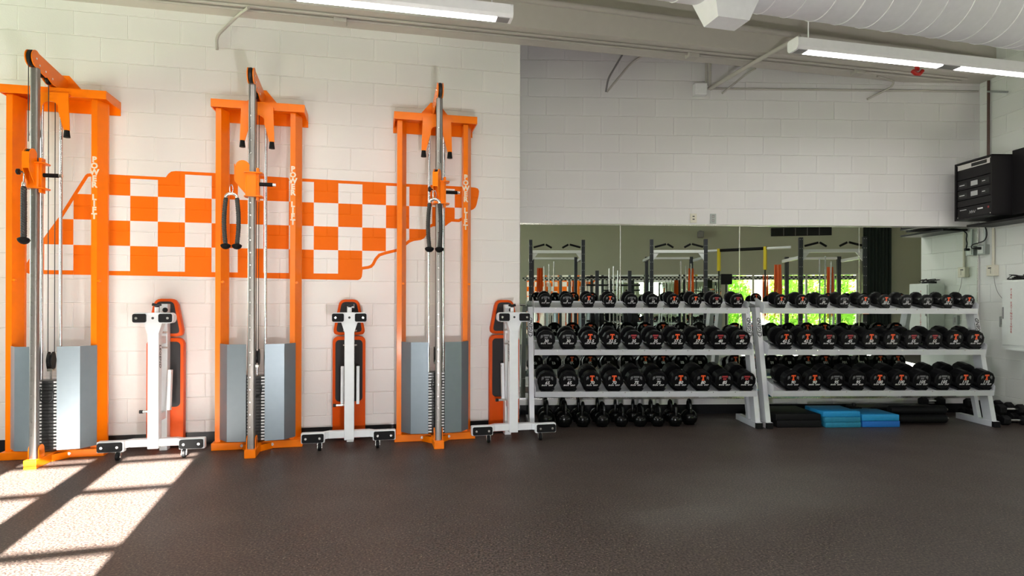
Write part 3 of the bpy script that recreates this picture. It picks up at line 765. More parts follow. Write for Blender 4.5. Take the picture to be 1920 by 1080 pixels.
# ================================================================== MATS AND PADS UNDER THE RIGHT RACK
def pad(name, label, cat, m, u0, u1, v0, v1, z0, z1, rot=0.0, group=None, bev=0.006):
    cu, cv = (u0+u1)/2, (v0+v1)/2
    hx, hy = (u1-u0)/2, (v1-v0)/2
    o = MB().box(-hx, hx, -hy, hy, 0, z1-z0, bev).build(name, m, None, loc=M.w(cu, cv, z0), rot=TH_M+rot, smooth=50)
    return tag(o, label, cat, group)
G_ = 'blue foam pads under the right rack'
for a in (dict(z0=0.001, z1=0.052, label='worn teal-blue foam pad at the bottom of the left pad stack', m=m_teal, u0=3.085, u1=3.445),
          dict(z0=0.053, z1=0.104, label='worn teal-blue foam pad in the middle of the left pad stack', m=m_teal, u0=3.075, u1=3.440),
          dict(z0=0.105, z1=0.160, label='bright blue foam pad on top of the left pad stack', m=m_blue, u0=3.06, u1=3.435)):
    pad('foam_pad', a['label'], 'foam pad', a['m'], a['u0'], a['u1'], 0.44, 0.80, a['z0'], a['z1'], 0.0, G_)
pad('foam_pad', 'deep blue foam pad at the bottom of the right pad stack', 'foam pad', m_blue2, 3.462, 3.845, 0.44, 0.795, 0.001, 0.064, 0.0, G_)
pad('foam_pad', 'blue foam pad on top of the right pad stack', 'foam pad', m_blue, 3.458, 3.835, 0.45, 0.80, 0.065, 0.126, 0.0, G_)
pad('exercise_mat', 'black folded exercise mat lying lowest beside the blue foam pads', 'mat', m_rubber, 2.60, 3.05, 0.28, 0.785, 0.001, 0.070, 0, 'black mats under the right rack')
pad('exercise_mat', 'black folded exercise mat lying on top beside the blue foam pads', 'mat', m_rubber, 2.59, 3.045, 0.28, 0.78, 0.071, 0.132, 0, 'black mats under the right rack')
# black roller bars
for j, (v, z, u1, w) in enumerate(((0.60, 0.048, 4.46, 'front lower'), (0.50, 0.048, 4.42, 'rear lower'), (0.55, 0.132, 4.49, 'upper'))):
    t = thing('foam_roller', 'long black foam roller right of the blue pads, %s one of three' % w, 'foam roller', M.w(3.90, v, z), TH_M, 'black foam rollers under the right rack')
    MB().lathe([(0.040, 0), (0.045, 0.006), (0.045, u1-3.90-0.006), (0.040, u1-3.90)], 'x', (0, 0, 0), 22).build('foam_tube', m_rubber, t, smooth=40)
    MB().cyl((u1-3.90, 0, 0), (u1-3.90+0.03, 0, 0), 0.013, n=12).build('end_cap', m_tip, t)
t = thing('folded_stand', 'low black folded equipment with a small silver name plate behind the blue pads', 'equipment', M.w(3.70, 0.28), TH_M)
MB().box(-0.05, 0.85, -0.09, 0.09, 0.0, 0.13, 0.01).build('body', m_black, t)
MB().box(0.02, 0.11, -0.093, -0.0905, 0.13-0.035, 0.13-0.008).build('name_plate', m_tip, t)
MB().cyl((-0.03, -0.03, 0.13), (-0.03, -0.03, 0.16), 0.02, n=12).build('knob', m_black, t)

def hexdb(label):
    o = thing('hex_dumbbell', label, 'dumbbell', (0, 0, 0), 0, 'hex dumbbells on the floor by the right wall')
    for s in (-1, 1):
        a, c = sorted((s*0.065, s*0.135))
        MB().lathe([(0.046, a), (0.052, a+0.008), (0.052, c-0.008), (0.044, c)], 'x', (0, 0, 0.046), 6).build('hex_head', m_rubber, o)
    MB().cyl((-0.065, 0, 0.046), (0.065, 0, 0.046), 0.013, n=12).build('handle', m_chrome, o, smooth=40)
    return o
hx = None
hp = [(5.08, 0.20, 0.002, 'lower layer, farthest from the camera'), (5.08, 0.33, 0.002, 'lower layer, second from the mirror wall'), (5.09, 0.46, 0.002, 'lower layer, third from the mirror wall'),
      (5.10, 0.59, 0.002, 'lower layer, fourth from the mirror wall'), (5.10, 0.72, 0.002, 'lower layer, nearest the camera'),
      (5.09, 0.265, 0.104, 'upper layer, farthest from the camera'), (5.10, 0.395, 0.104, 'upper layer, second from the mirror wall'), (5.10, 0.525, 0.104, 'upper layer, third from the mirror wall'), (5.11, 0.655, 0.104, 'upper layer, nearest the camera'),
      (4.66, 0.14, 0.002, 'behind the right foot of the right rack, lower'), (4.66, 0.14, 0.104, 'behind the right foot of the right rack, upper')]
for u, v, z, w in hp:
    lab = 'black hex dumbbell by the right wall, ' + w if 'layer' in w else 'black hex dumbbell with chrome handle ' + w
    if hx is None: hx = k = hexdb(lab)
    else: k = copy_tree(hx); k['label'] = lab
    k.location = M.w(u, v, z); k.rotation_euler = (0, 0, TH_M + random.uniform(-0.08, 0.08))

# ================================================================== WALL MIRROR
MZ0, MZ1 = 0.178, 2.095
js = [M.ray(p, 500)[0] for p in (974.5, 1163, 1386, 1610, 1832)]
t = thing('wall_mirror', 'long four-panel mirror on the wall behind the dumbbell racks', 'mirror', M.w(js[0]), TH_M)
for i in range(4):
    MB().box(js[i]-js[0]+0.004, js[i+1]-js[0]-0.004, -0.008, -0.002, MZ0+0.004, MZ1-0.004).build('mirror_panel', m_mirror, t)
fr = MB(); W = js[4]-js[0]
fr.box(0, W, -0.012, -0.0005, MZ1-0.004, MZ1+0.012); fr.box(0, W, -0.014, -0.0005, MZ0-0.014, MZ0+0.004); fr.box(W-0.004, W+0.012, -0.012, -0.0005, MZ0, MZ1)
fr.build('mirror_channel', m_tip, t)
for i in range(1, 4): MB().box(js[i]-js[0]-0.004, js[i]-js[0]+0.004, -0.0095, -0.001, MZ0, MZ1).build('joint_strip', m_tip, t)

# ================================================================== SMALL THINGS ON THE REAR WALL
def wall_box(fr_, px0, px1, py0, py1, dep, name, label, cat, m, bev=0.004, off=0.0):
    u0, z1 = fr_.ray(px0, py0); u1, z0 = fr_.ray(px1, py1)
    hx, hz = (u1-u0)/2, (z1-z0)/2
    o = MB().box(-hx, hx, -dep, -off, -hz, hz, bev).build(name, m, None, loc=fr_.w((u0+u1)/2, 0, (z0+z1)/2), rot=fr_.rot)
    return tag(o, label, cat), hx, hz
o, hx_, hz_ = wall_box(M, 1294, 1306, 400.5, 418, 0.008, 'cream_outlet', 'cream data socket plate just above the mirror', 'outlet', m_cream, 0.002)
for z in (0.02, -0.012): MB().box(-0.012, 0.012, -0.0095, -0.0075, z-0.006, z+0.006).build('socket_hole', m_blkink, o)
o, hx_, hz_ = wall_box(M, 1331.5, 1342, 401, 419, 0.010, 'power_outlet', 'grey metal duplex power outlet just above the mirror', 'outlet', m_galv, 0.002)
for z in (0.024, -0.024):
    q = MB().prism(rrect(-0.016, 0.016, z-0.016, z+0.016, 0.008), 'y', -0.0115, -0.0095).build('socket_face', m_gray, o)
    for sx in (-1, 1): MB().box(sx*0.006-0.0015, sx*0.006+0.0015, -0.0125, -0.0112, z-0.006, z+0.006).build('slot', m_mark, q)
wall_box(M, 1298, 1321, 160, 182, 0.09, 'junction_box', 'square white junction box high on the rear wall', 'junction box', m_fixt, 0.008)
def run(name, label, cat, fr_, pts, r, m, n=10, group=None, smoothn=6):
    """pipe through photo points (px, py, v) on planes parallel to a wall"""
    P = []
    for px, py, v in pts:
        u, z = fr_.ray(px, py, v); P.append(fr_.w(u, v, z))
    if len(P) > 2:
        Q = [P[0]]
        for i in range(1, len(P)-1):
            a, b_, c_ = P[i-1], P[i], P[i+1]
            d = min(0.12, (a-b_).length*0.4, (c_-b_).length*0.4)
            s0 = b_+(a-b_).normalized()*d; s1 = b_+(c_-b_).normalized()*d
            for j in range(smoothn+1):
                q = j/smoothn; Q.append(s0*(1-q)**2+b_*2*q*(1-q)+s1*q*q)
        Q.append(P[-1]); P = Q
    base = P[0].copy()
    o = MB().tube([p-base for p in P], r, n).build(name, m, None, smooth=60, loc=base)
    return tag(o, label, cat, group)
run('conduit', 'thin painted conduit running level across the rear wall under the beam', 'pipe', M, [(1324, 166, 0.02), (1834, 171.5, 0.02)], 0.011, m_pipe)
run('conduit', 'bent painted conduit dropping from the beam left of the junction box', 'pipe', M, [(1217, 97, 0.25), (1183, 118, 0.06), (1138, 172, 0.02)], 0.011, m_pipe)
run('strap_brace', 'thin dark brace sloping down the rear wall beside the recess corner', 'brace', M, [(1169, 99, 0.05), (1140, 148, 0.03), (1136, 172, 0.02)], 0.010, m_gray)
run('conduit', 'bent painted conduit dropping from the beam near the right corner', 'pipe', M, [(1645, 143, 0.2), (1676, 152, 0.06), (1672, 163, 0.04), (1626, 186, 0.02)], 0.011, m_pipe)
run('conduit', 'short bent conduit below the diagonal pipe on the rear wall', 'pipe', M, [(1417, 128, 0.2), (1395, 142, 0.06), (1354, 175, 0.02)], 0.010, m_pipe)
run('sprinkler_pipe', 'thick painted pipe slanting from the ceiling down to the junction box', 'pipe', M, [(1332, 166, 0.05), (1390, 131, 0.50), (1500, 69, 1.15)], 0.022, m_pipe)
run('riser_pipe', 'left of two short vertical pipes above the junction box', 'pipe', M, [(1324.5, 116, 0.03), (1324.5, 160, 0.03)], 0.015, m_pipe)
run('riser_pipe', 'right of two short vertical pipes above the junction box', 'pipe', M, [(1331, 116, 0.05), (1331, 163, 0.05)], 0.017, m_pipe)
run('flex_conduit', 'bent painted conduit end hanging from the beam onto the left wall', 'pipe', L, [(466, 14, 0.30), (447, 28, 0.05), (406, 68, 0.025), (407, 93, 0.018)], 0.012, m_pipe)
run('hanger_rail', 'short galvanised rail at the top right corner above the amplifier rack', 'rail', R, [(1852, 171.5, 0.06), (1889, 172.5, 0.06)], 0.010, m_galv)
# conduits under the beam (in the frame of the left wall)
for v, z, lab in ((0.19, 3.722, 'lower painted conduit running the length of the beam underside'), (0.27, 3.722, 'upper painted conduit running beside the front edge of the beam')):
    o = MB().cyl((-3.2, 0, 0), (5.1, 0, 0), 0.0125, n=10).build('conduit', m_pipe, None, loc=L.w(0, v, z), rot=TH_L, smooth=40)
    tag(o, lab, 'pipe', 'conduits under the beam')
for u, w in ((-1.60, 'left end of the left light'), (1.80, 'slanting thick pipe'), (3.75, 'right corner')):
    o = MB().box(-0.055, 0.055, -0.05, 0.05, -0.05, 0.0, 0.004).build('conduit_box', m_pipe, None, loc=L.w(u, 0.19, 3.734), rot=TH_L)
    tag(o, 'small square conduit box under the beam near the ' + w, 'junction box', 'conduit boxes under the beam')
# sprinkler main parallel to the duct
TH_D = math.atan(0.257)
def Dw(s, const, z): 
    o_ = Vector((0, const)); d_ = Vector((math.cos(TH_D), math.sin(TH_D)))
    p = o_+d_*s; return Vector((p.x, p.y, z))
o = MB().cyl((-2, 0, 0), (5.35, 0, 0), 0.028, n=14).build('sprinkler_main', m_pipe, None, loc=Dw(0, 5.29, 3.862), rot=TH_D, smooth=40)
tag(o, 'straight painted sprinkler main along the face of the beam', 'pipe')
t = link('sprinkler_head', MB().cyl((0, 0, 0.09), (0, 0, 0.11), 0.02, n=10).mesh('sprinkler_head', m_redp), o, (4.27, -0.06, -0.24), 0.0, label='red sprinkler fitting')
MB().cyl((0, 0, 0), (0, 0, 0.10), 0.022, n=12).build('fitting', m_redp, t); MB().tube([(-0.06, 0, -0.005), (-0.02, 0, -0.03), (0.03, 0, -0.03), (0.07, 0, 0.01)], 0.02, 8).build('elbow', m_redp, t, smooth=60)
MB().cyl((0, 0, 0.1), (0, 0.05, 0.23), 0.014, n=10).build('drop_pipe', m_pipe, t)

# ================================================================== DUCT
t = thing('spiral_duct', 'large white spiral air duct crossing the top right corner', 'air duct', Dw(0, 4.0, 3.713), TH_D)
RD = 0.33
b = MB(); b.lathe([(RD, -0.6), (RD, 7.6)], 'x', (0, 0, 0), 56); b.build('duct_tube', m_duct, t, smooth=40)
pts = []
for j in range(0, 1400):
    a = j*2*PI/40; pts.append((-0.6+8.2*j/1400, (RD+0.001)*math.cos(a), (RD+0.001)*math.sin(a)))
MB().tube(pts, 0.005, 4).build('spiral_seam', m_seam, t)
for s in (4.35, 6.4):
    MB().lathe([(RD+0.001, s), (RD+0.006, s+0.004), (RD+0.006, s+0.05), (RD+0.001, s+0.054)], 'x', (0, 0, 0), 56).build('coupling_band', m_duct, t, smooth=40)
g = MB()
sc = 1.58
A_ = [(sc-0.20, -0.15), (sc+0.20, -0.15), (sc+0.20, 0.15), (sc-0.20, 0.15)]; B_ = [(sc-0.125, -0.09), (sc+0.125, -0.09), (sc+0.125, 0.09), (sc-0.125, 0.09)]
g.ring_loft([[(x, y, -0.475) for x, y in B_], [(x, y, -0.27) for x, y in A_]])
g.build('air_outlet', m_duct, t)

# ================================================================== LIGHT FIXTURES
def fixture(u0, u1, v, z, label, lamp_w=None):
    Lh = u1-u0
    t = thing('ceiling_light', label, 'ceiling light', L.w(u0, v, z), TH_L, 'long suspended fluorescent lights')
    hs = MB(); hs.prism([(-0.06, 0.02), (-0.06, 0.085), (0.06, 0.085), (0.06, 0.02), (0.045, 0.0), (-0.045, 0.0)], 'x', 0, Lh)
    hs.build('housing', m_fixt, t)
    MB().prism(rpoly([(-0.064, 0.018), (-0.064, 0.09), (0.064, 0.09), (0.064, 0.018), (0.048, -0.004), (-0.048, -0.004)], 0.02), 'x', -0.02, 0.0).build('end_cap', m_fixt, t); MB().prism(rpoly([(-0.064, 0.018), (-0.064, 0.09), (0.064, 0.09), (0.064, 0.018), (0.048, -0.004), (-0.048, -0.004)], 0.02), 'x', Lh, Lh+0.02).build('end_cap', m_fixt, t)
    n = max(1, round(Lh/1.45)); seg = Lh/n
    for k in range(n):
        a, c = k*seg+0.09, (k+1)*seg-0.09
        MB().prism([(-0.036, -0.001), (0.036, -0.001), (0.030, -0.007), (-0.030, -0.007)], 'x', a, c).build('diffuser', m_lamp, t)
    for k in range(n+1):
        a = max(0.0, k*seg-0.088); c = min(Lh, k*seg+0.088)
        MB().box(a, c, -0.034, 0.034, -0.004, 0.0).build('lamp_holder', m_gray, t)
    for s in (0.12, Lh-0.12): MB().cyl((s, 0, 0.085), (s, 0, H-z), 0.005, n=8).build('suspension_rod', m_fixt, t)
    return t
fixture(-3.38, -0.395, 1.62, 3.20, 'long suspended fluorescent light at the top middle of the picture')
fixture(1.885, 4.80, 1.62, 3.20, 'long suspended fluorescent light at the top right below the air duct')
# one more row of the same lamps above and behind the camera
fixture(-3.6, -0.7, 5.2, 3.45, 'long suspended fluorescent light behind the camera, left of its row')
fixture(1.6, 4.5, 5.2, 3.45, 'long suspended fluorescent light behind the camera, right of its row')

# ================================================================== RIGHT WALL
t = thing('amplifier_rack', 'black wall-hung equipment rack of sound amplifiers in the top right corner', 'equipment rack', R.w(0.20, 0, 2.14), R.rot)
b = MB(); b.box(0, 0.5, -0.452, -0.03, 0, 0.018); b.box(0, 0.5, -0.452, -0.03, 0.606, 0.624); b.box(0, 0.018, -0.452, -0.03, 0, 0.624); b.box(0.482, 0.5, -0.452, -0.03, 0, 0.624)
b.build('cabinet', m_amp, t)
MB().box(0.50, 0.70, -0.24, -0.01, 0.0, 0.66, 0.004).build('wall_bracket', m_amp, t)
MB().box(-0.02, 0.72, -0.30, -0.005, -0.06, -0.035, 0.004).build('support_shelf', m_amp, t)
zz = [0.02, 0.14, 0.215, 0.325, 0.435, 0.605]
nm = ['mixer_unit', 'blank_panel', 'power_amplifier', 'power_amplifier', 'cd_player']
for k in range(5):
    un = MB().box(0.022, 0.478, -0.438, -0.10, zz[k]+0.003, zz[k+1]-0.003, 0.003).build(nm[k], m_amp, t)
    if nm[k] == 'power_amplifier':
        zc = (zz[k]+zz[k+1])/2
        MB().box(0.21, 0.30, -0.4395, -0.4375, zc-0.028, zc+0.022).build('display', m_lcd, un)
        MB().box(0.04, 0.16, -0.4395, -0.4375, zc-0.03, zc+0.018).build('dark_window', m_blkink, un)
        MB().box(0.35, 0.45, -0.4395, -0.4375, zc-0.03, zc+0.02).build('dark_window', m_blkink, un)
        for a, c in ((0.055, 0.125), (0.36, 0.40)): MB().box(a, c, -0.441, -0.4394, zc-0.008, zc+0.0).build('white_mark', m_mark, un)
    if nm[k] == 'cd_player':
        MB().box(0.03, 0.46, -0.4405, -0.4375, 0.545, 0.60).build('silver_front', m_tip, un); MB().box(0.22, 0.42, -0.442, -0.440, 0.555, 0.59).build('disc_slot', m_blkink, un)
    if nm[k] == 'mixer_unit':
        MB().box(0.06, 0.15, -0.4395, -0.4375, 0.105, 0.111).build('white_mark', m_mark, un); MB().box(0.30, 0.37, -0.4395, -0.4375, 0.088, 0.102).build('white_mark', m_mark, un)
        MB().tube([(0.19+0.012*j, -0.439, 0.06+0.028*(j % 2)) for j in range(8)], 0.0016, 4).build('scribble_mark', m_mark, un)
        MB().box(0.43, 0.45, -0.4395, -0.4375, 0.085, 0.105).build('red_mark', m_dred, un)
for x in (0.03, 0.47):
    for z in (0.03, 0.60): MB().cyl((x, -0.4385, z), (x, -0.443, z), 0.006, n=8).build('rack_screw', m_tip, t)
o = MB().cyl((0, 0, 0), (0, 0, 0.95), 0.014, n=12).build('riser_conduit', m_darkpipe, None, loc=R.w(0.155, 0.03, 2.765), rot=0, smooth=40)
tag(o, 'dark maroon vertical conduit above the amplifier rack', 'pipe')
o = MB().cyl((0, 0, 0), (0, 0, 0.41), 0.014, n=12).build('surface_conduit', m_cream, None, loc=R.w(0.215, 0.02, 1.66), rot=0, smooth=40); tag(o, 'pale vertical conduit from the amplifier rack down to the small white box', 'pipe')
o = MB().cyl((0, 0, 0), (0, 0, 0.19), 0.011, n=12).build('surface_conduit', m_galv, None, loc=R.w(0.10, 0.02, 1.90), rot=0, smooth=40); tag(o, 'short grey vertical conduit above the grey power box', 'pipe')
t = thing('power_box', 'grey surface power box with a black plug under the amplifier rack', 'outlet', R.w(0.09, 0, 1.84), R.rot)
MB().box(-0.055, 0.055, -0.06, -0.001, -0.055, 0.055, 0.004).build('box', m_galv, t); MB().box(-0.035, 0.035, -0.064, -0.059, -0.04, 0.04).build('face_plate', m_cab, t)
MB().box(-0.018, 0.018, -0.11, -0.064, -0.0, 0.03, 0.006).build('plug', m_black, t)
cpts = [(0.09, 0.11, 1.855), (0.05, 0.13, 1.86), (0.05, 0.12, 1.90), (0.12, 0.06, 1.93), (0.15, 0.045, 1.98), (0.15, 0.045, 2.05), (0.19, 0.10, 2.10), (0.26, 0.15, 2.115)]
base = R.w(*[cpts[0][0], cpts[0][1], cpts[0][2]])
def smooth_path(P, n=5):
    P = [Vector(p) for p in P]; out = []
    for i in range(len(P)-1):
        p0, p1, p2, p3 = P[max(i-1, 0)], P[i], P[i+1], P[min(i+2, len(P)-1)]
        for j in range(n):
            q = j/n; out.append(0.5*((2*p1)+(-p0+p2)*q+(2*p0-5*p1+4*p2-p3)*q*q+(-p0+3*p1-3*p2+p3)*q**3))
    out.append(P[-1]); return out
MB().tube([(a-0.09, -v, z-1.84) for a, v, z in smooth_path(cpts)], 0.006, 8).build('power_cord', m_black, t, smooth=60)
t = thing('wall_controller', 'small pale control box with a dangling wire on the right wall', 'control box', R.w(0.215, 0, 1.60), R.rot)
MB().box(-0.055, 0.055, -0.055, -0.001, -0.06, 0.06, 0.006).build('case', m_cream, t)
kk = MB(); kk.box(-0.03, 0.012, -0.0565, -0.0545, 0.022, 0.034)
for z in (0.01, -0.008, -0.026): kk.box(0.0, 0.008, -0.0565, -0.0545, z-0.004, z+0.004)
kk.build('button', m_blkink, t)
MB().tube(smooth_path([(0.02, -0.03, -0.06), (0.035, -0.03, -0.15), (0.07, -0.03, -0.24), (0.12, -0.02, -0.31)]), 0.0025, 6).build('wire', m_gray, t)
# fire extinguisher cabinet
t = thing('extinguisher_cabinet', 'white steel fire extinguisher cabinet with red lettering on the right wall', 'cabinet', R.w(0.54, 0, 0.78), R.rot)
MB().box(0, 0.34, -0.205, -0.001, 0, 0.70, 0.004).build('body', m_cab, t)
d = MB().box(0.018, 0.328, -0.213, -0.205, 0.03, 0.685, 0.002).build('door', m_cab, t)
MB().box(0.022, 0.036, -0.222, -0.213, 0.30, 0.42, 0.002).build('handle', m_gray, d)
for j, ch in enumerate('FIRE EXTINGUISHER'):
    if ch != ' ': link('lettering', text_mesh(ch, 0.032, m_redink, bold=0.0005), d, (0.125, -0.2135, 0.60-0.0272*j), label='red vertical lettering reading FIRE EXTINGUISHER' if j == 0 else None)
MB().box(0.03, 0.34, -0.21, -0.02, -0.02, 0.0).build('bottom_lip', m_cab, t)
cb = MB()
for j in range(5):
    cb.tube(smooth_path([(0.02+0.3*random.random(), -0.19+0.17*random.random(), 0.006+0.05*random.random()) for _ in range(6)]), 0.004, 6)
cb.box(0.03, 0.24, -0.12, -0.08, 0.0, 0.025)
o = cb.build('cable_bundle', m_black, None, loc=R.w(0.54, 0, 1.481), rot=R.rot); tag(o, 'tangle of black cables and a power strip lying on the extinguisher cabinet', 'cables')
t = thing('light_switch', 'small grey outlet on the right wall behind the extinguisher cabinet', 'outlet', R.w(0.34, 0, 1.04), R.rot)
MB().box(-0.035, 0.035, -0.03, -0.001, -0.057, 0.057, 0.003).build('plate', m_galv, t); MB().box(-0.012, 0.012, -0.032, -0.0295, -0.03, 0.03).build('socket', m_gray, t)

# ================================================================== REFLECTED SIDE OF THE GYM
def bx(u0, u1, z0, z1, v0, v1, m, name, parent=None): pass
t = thing('back_mirror', 'wall mirror on the far side of the gym below the chequered border', 'mirror', B.w(0), B.rot)
for k in range(3): MB().box(-5.45+1.78*k, -3.68+1.78*k, -0.012, -0.001, 0.30, 1.99).build('mirror_panel', m_mirror, t)
o = MB().box(-5.5, 0.0, -0.016, -0.0125, 1.84, 1.946).build('check_border', m_check, None, loc=B.w(0), rot=B.rot); tag(o, 'black and white chequered border strip above the far mirror', 'border')
o = MB().box(-8.8, -5.62, 0.044, 0.049, 1.84, 1.946).build('check_border', m_check, None, loc=B.w(0), rot=B.rot); tag(o, 'chequered border strip across the far windows', 'border')
t = thing('air_grille', 'dark louvred air grille high on the far wall, seen in the mirror', 'vent', B.w(-7.45, 0, 3.10), B.rot)
MB().box(-0.74, 0.74, -0.03, -0.001, -0.11, 0.11, 0.004).build('frame', m_black, t)
for k in range(4): MB().box(-0.44+0.29*k-0.006, -0.44+0.29*k+0.006, -0.036, -0.03, -0.1, 0.1).build('divider', m_gray, t)
t = thing('curtain', 'dark green curtain hanging beside the far windows', 'curtain', B.w(-9.25, 0.06, 0.05), B.rot)
pts = [(-0.33+0.66*j/44, -0.02-0.025*math.sin(j*1.15)) for j in range(45)]
cu = MB(); cu.prism(pts+[(x, y+0.006) for x, y in reversed(pts)], 'z', 0.0, 3.2); cu.build('cloth', m_curt, t, smooth=60)
MB().cyl((-0.4, -0.03, 3.22), (0.4, -0.03, 3.22), 0.014, n=10).build('curtain_rod', m_gray, t)
t = thing('wall_camera', 'small dark device on a bracket high on the far wall', 'device', B.w(-4.9, 0, 3.05), B.rot)  # small security camera on the far wall
MB().box(-0.03, 0.03, -0.14, -0.001, 0.08, 0.12).build('bracket', m_gray, t); MB().box(-0.08, 0.08, -0.26, -0.10, -0.08, 0.09, 0.02).build('case', m_gray, t)

def power_rack(px, depth, rot, label, dz=0.0, w=1.17):
    c_ = seen_in_mirror(px, depth)
    t = thing('power_rack', label, 'power rack', c_, rot, 'power racks on the far side of the gym')
    hh = 2.62+dz
    for sx in (-1, 1):
        up = MB().box(sx*w/2-0.038, sx*w/2+0.038, 0.55, 0.626, 0, hh, 0.004).build('upright', m_navy, t)
        mk = MB()
        for k in range(12): mk.cyl((sx*w/2-0.02, 0.6265, 0.5+0.18*k), (sx*w/2-0.02, 0.629, 0.5+0.18*k), 0.006, n=6); mk.cyl((sx*w/2+0.02, 0.6265, 0.5+0.18*k), (sx*w/2+0.02, 0.629, 0.5+0.18*k), 0.006, n=6)
        mk.build('hole_ring', m_mark, up)
        MB().box(sx*(w/2-0.06)-0.038, sx*(w/2-0.06)+0.038, -0.62, -0.545, 0, hh-0.30, 0.004).build('rear_upright', m_navy, t)
        MB().box(sx*w/2-0.03, sx*w/2+0.03, -0.62, 0.62, hh-0.42, hh-0.36, 0.004).build('side_rail', m_white, t)
        MB().box(sx*w/2-0.03, sx*w/2+0.03, -0.7, 0.9, 0.0, 0.07, 0.004).build('floor_rail', m_navy, t)
        MB().prism([(sx*w/2, hh-0.52), (sx*w/2, hh-0.30), (sx*(w/2-0.16), hh-0.30)], 'y', 0.57, 0.60).build('gusset', m_white, t)
    MB().box(-w/2+0.04, w/2-0.04, 0.56, 0.615, hh-0.30, hh-0.235, 0.004).build('front_crossmember', m_white, t)
    MB().box(-w/2+0.1, w/2-0.1, -0.61, -0.55, hh-0.36, hh-0.31, 0.004).build('rear_crossmember', m_white, t)
    for sx in (-1, 1):
        MB().cyl((sx*0.52, 0.62, hh-0.17), (sx*0.28, 0.66, hh-0.11), 0.022, n=10).build('pull_up_grip', m_rubber, t)
        MB().cyl((sx*0.25, 0.66, hh-0.11), (sx*0.12, 0.62, hh-0.18), 0.022, n=10).build('pull_up_grip', m_rubber, t)
    for z in (1.02,):
        for sx in (-1, 1): MB().box(sx*w/2-0.05, sx*w/2+0.05, 0.625, 0.70, z, z+0.12, 0.006).build('bar_hook', m_orange, t)
    return t
pr = []
pr.append(power_rack(1041, 14.3, 0.10, 'navy power rack with white crossbar, leftmost of three in the mirror'))
pr.append(power_rack(1262, 14.1, 0.16, 'navy power rack with white crossbar, middle of three in the mirror', 0.0))
pr.append(power_rack(1540, 12.6, 0.24, 'navy power rack with white crossbar, rightmost of three before the far windows', -0.10))
def barbell(px, depth, z, rot, label):
    c_ = seen_in_mirror(px, depth)
    t = thing('barbell', label, 'barbell', (c_.x, c_.y, z), rot, 'barbells racked on the power racks')
    MB().cyl((-1.05, 0, 0), (1.05, 0, 0), 0.014, n=10).build('bar', m_chrome, t)
    for sx in (-1, 1): MB().cyl((sx*0.68, 0, 0), (sx*1.08, 0, 0), 0.024, n=10).build('sleeve', m_chrome, t)
for k, (px, d_, r_, w) in enumerate(((1041, 13.63, 0.10, 'left'), (1262, 13.43, 0.16, 'middle'), (1540, 11.93, 0.24, 'right'))):
    barbell(px, d_, 1.165, r_, 'chrome barbell resting on the %s power rack in the mirror' % w)
def plate_tree(px, depth, label):
    c_ = seen_in_mirror(px, depth)
    t = thing('plate_tree', label, 'weight storage', c_, 0.15, 'plate storage trees beside the power racks')
    MB().box(-0.04, 0.04, -0.04, 0.04, 0, 1.95, 0.004).build('column', m_navy, t); MB().box(-0.3, 0.3, -0.25, 0.25, 0, 0.06, 0.004).build('foot', m_navy, t)
    for k, z in enumerate((0.35, 0.80, 1.25, 1.62, 1.80)):
        for sx in (-1, 1):
            MB().cyl((sx*0.04, 0, z), (sx*0.24, 0, z), 0.022, n=10).build('peg', m_black, t)
            if k < 3:
                r_ = (0.22, 0.20, 0.15)[k]
                MB().lathe([(r_-0.01, sx*0.055), (r_, sx*0.065), (r_, sx*0.14), (r_-0.01, sx*0.15)], 'x', (0, 0, z), 28).build('weight_disc', m_rubber, t, smooth=40)
plate_tree(1119, 14.0, 'black plate storage tree between the left and middle power racks')
plate_tree(1180, 14.0, 'black plate storage tree just left of the middle power rack')
def bar_holder(px, depth, label, k):
    c_ = seen_in_mirror(px, depth)
    t = thing('bar_holder', label, 'bar storage', c_, 0.15, 'upright bar holders among the power racks')
    MB().box(-0.14, 0.14, -0.12, 0.12, 0, 0.10, 0.005).build('base', m_navy, t)
    for j in range(3):
        x = -0.08+0.08*j
        MB().cyl((x, 0, 0.08), (x*1.3, 0.03, 2.0+0.05*((j+k) % 3)), 0.015, n=8).build('upright_bar', m_chrome, t)
bar_holder(1029, 13.2, 'chrome bars standing in a black holder in front of the left power rack', 0)
bar_holder(1150, 14.9, 'chrome bars standing in a black holder between the left and middle racks', 1)
bar_holder(1285, 12.9, 'chrome bars standing in a black holder in front of the middle power rack', 2)
bar_holder(1545, 11.4, 'chrome bars standing in a black holder in front of the right power rack', 1)
# suspension bar and yellow straps
a0 = seen_in_mirror(1320, 14.0); a1 = seen_in_mirror(1482, 12.9)
ang = math.atan2(a1.y-a0.y, a1.x-a0.x); ln = (a1-a0).length
t = thing('bridge_bar', 'long white and black bar bridging the middle and right power racks', 'bar', (a0.x, a0.y, 2.40), ang)
MB().cyl((0, 0, 0), (ln, 0, 0), 0.028, n=12).build('white_tube', m_white, t); MB().cyl((ln*0.17, 0, 0), (ln*0.74, 0, 0), 0.034, n=12).build('black_sleeve', m_rubber, t)
for fr_, lab in ((0.18, 'yellow suspension strap hanging from the left part of the bridging bar'), (0.72, 'yellow suspension strap hanging from the right part of the bridging bar')):
    p = a0.lerp(a1, fr_)
    t = thing('suspension_strap', lab, 'strap', (p.x, p.y, 2.44), ang, 'yellow suspension straps')
    MB().box(-0.028, 0.028, -0.045, 0.045, -0.50, 0.0, 0.004).build('webbing', m_yel, t); MB().box(-0.012, 0.012, -0.02, 0.02, -1.3, -0.50).build('lower_strap', m_black, t)
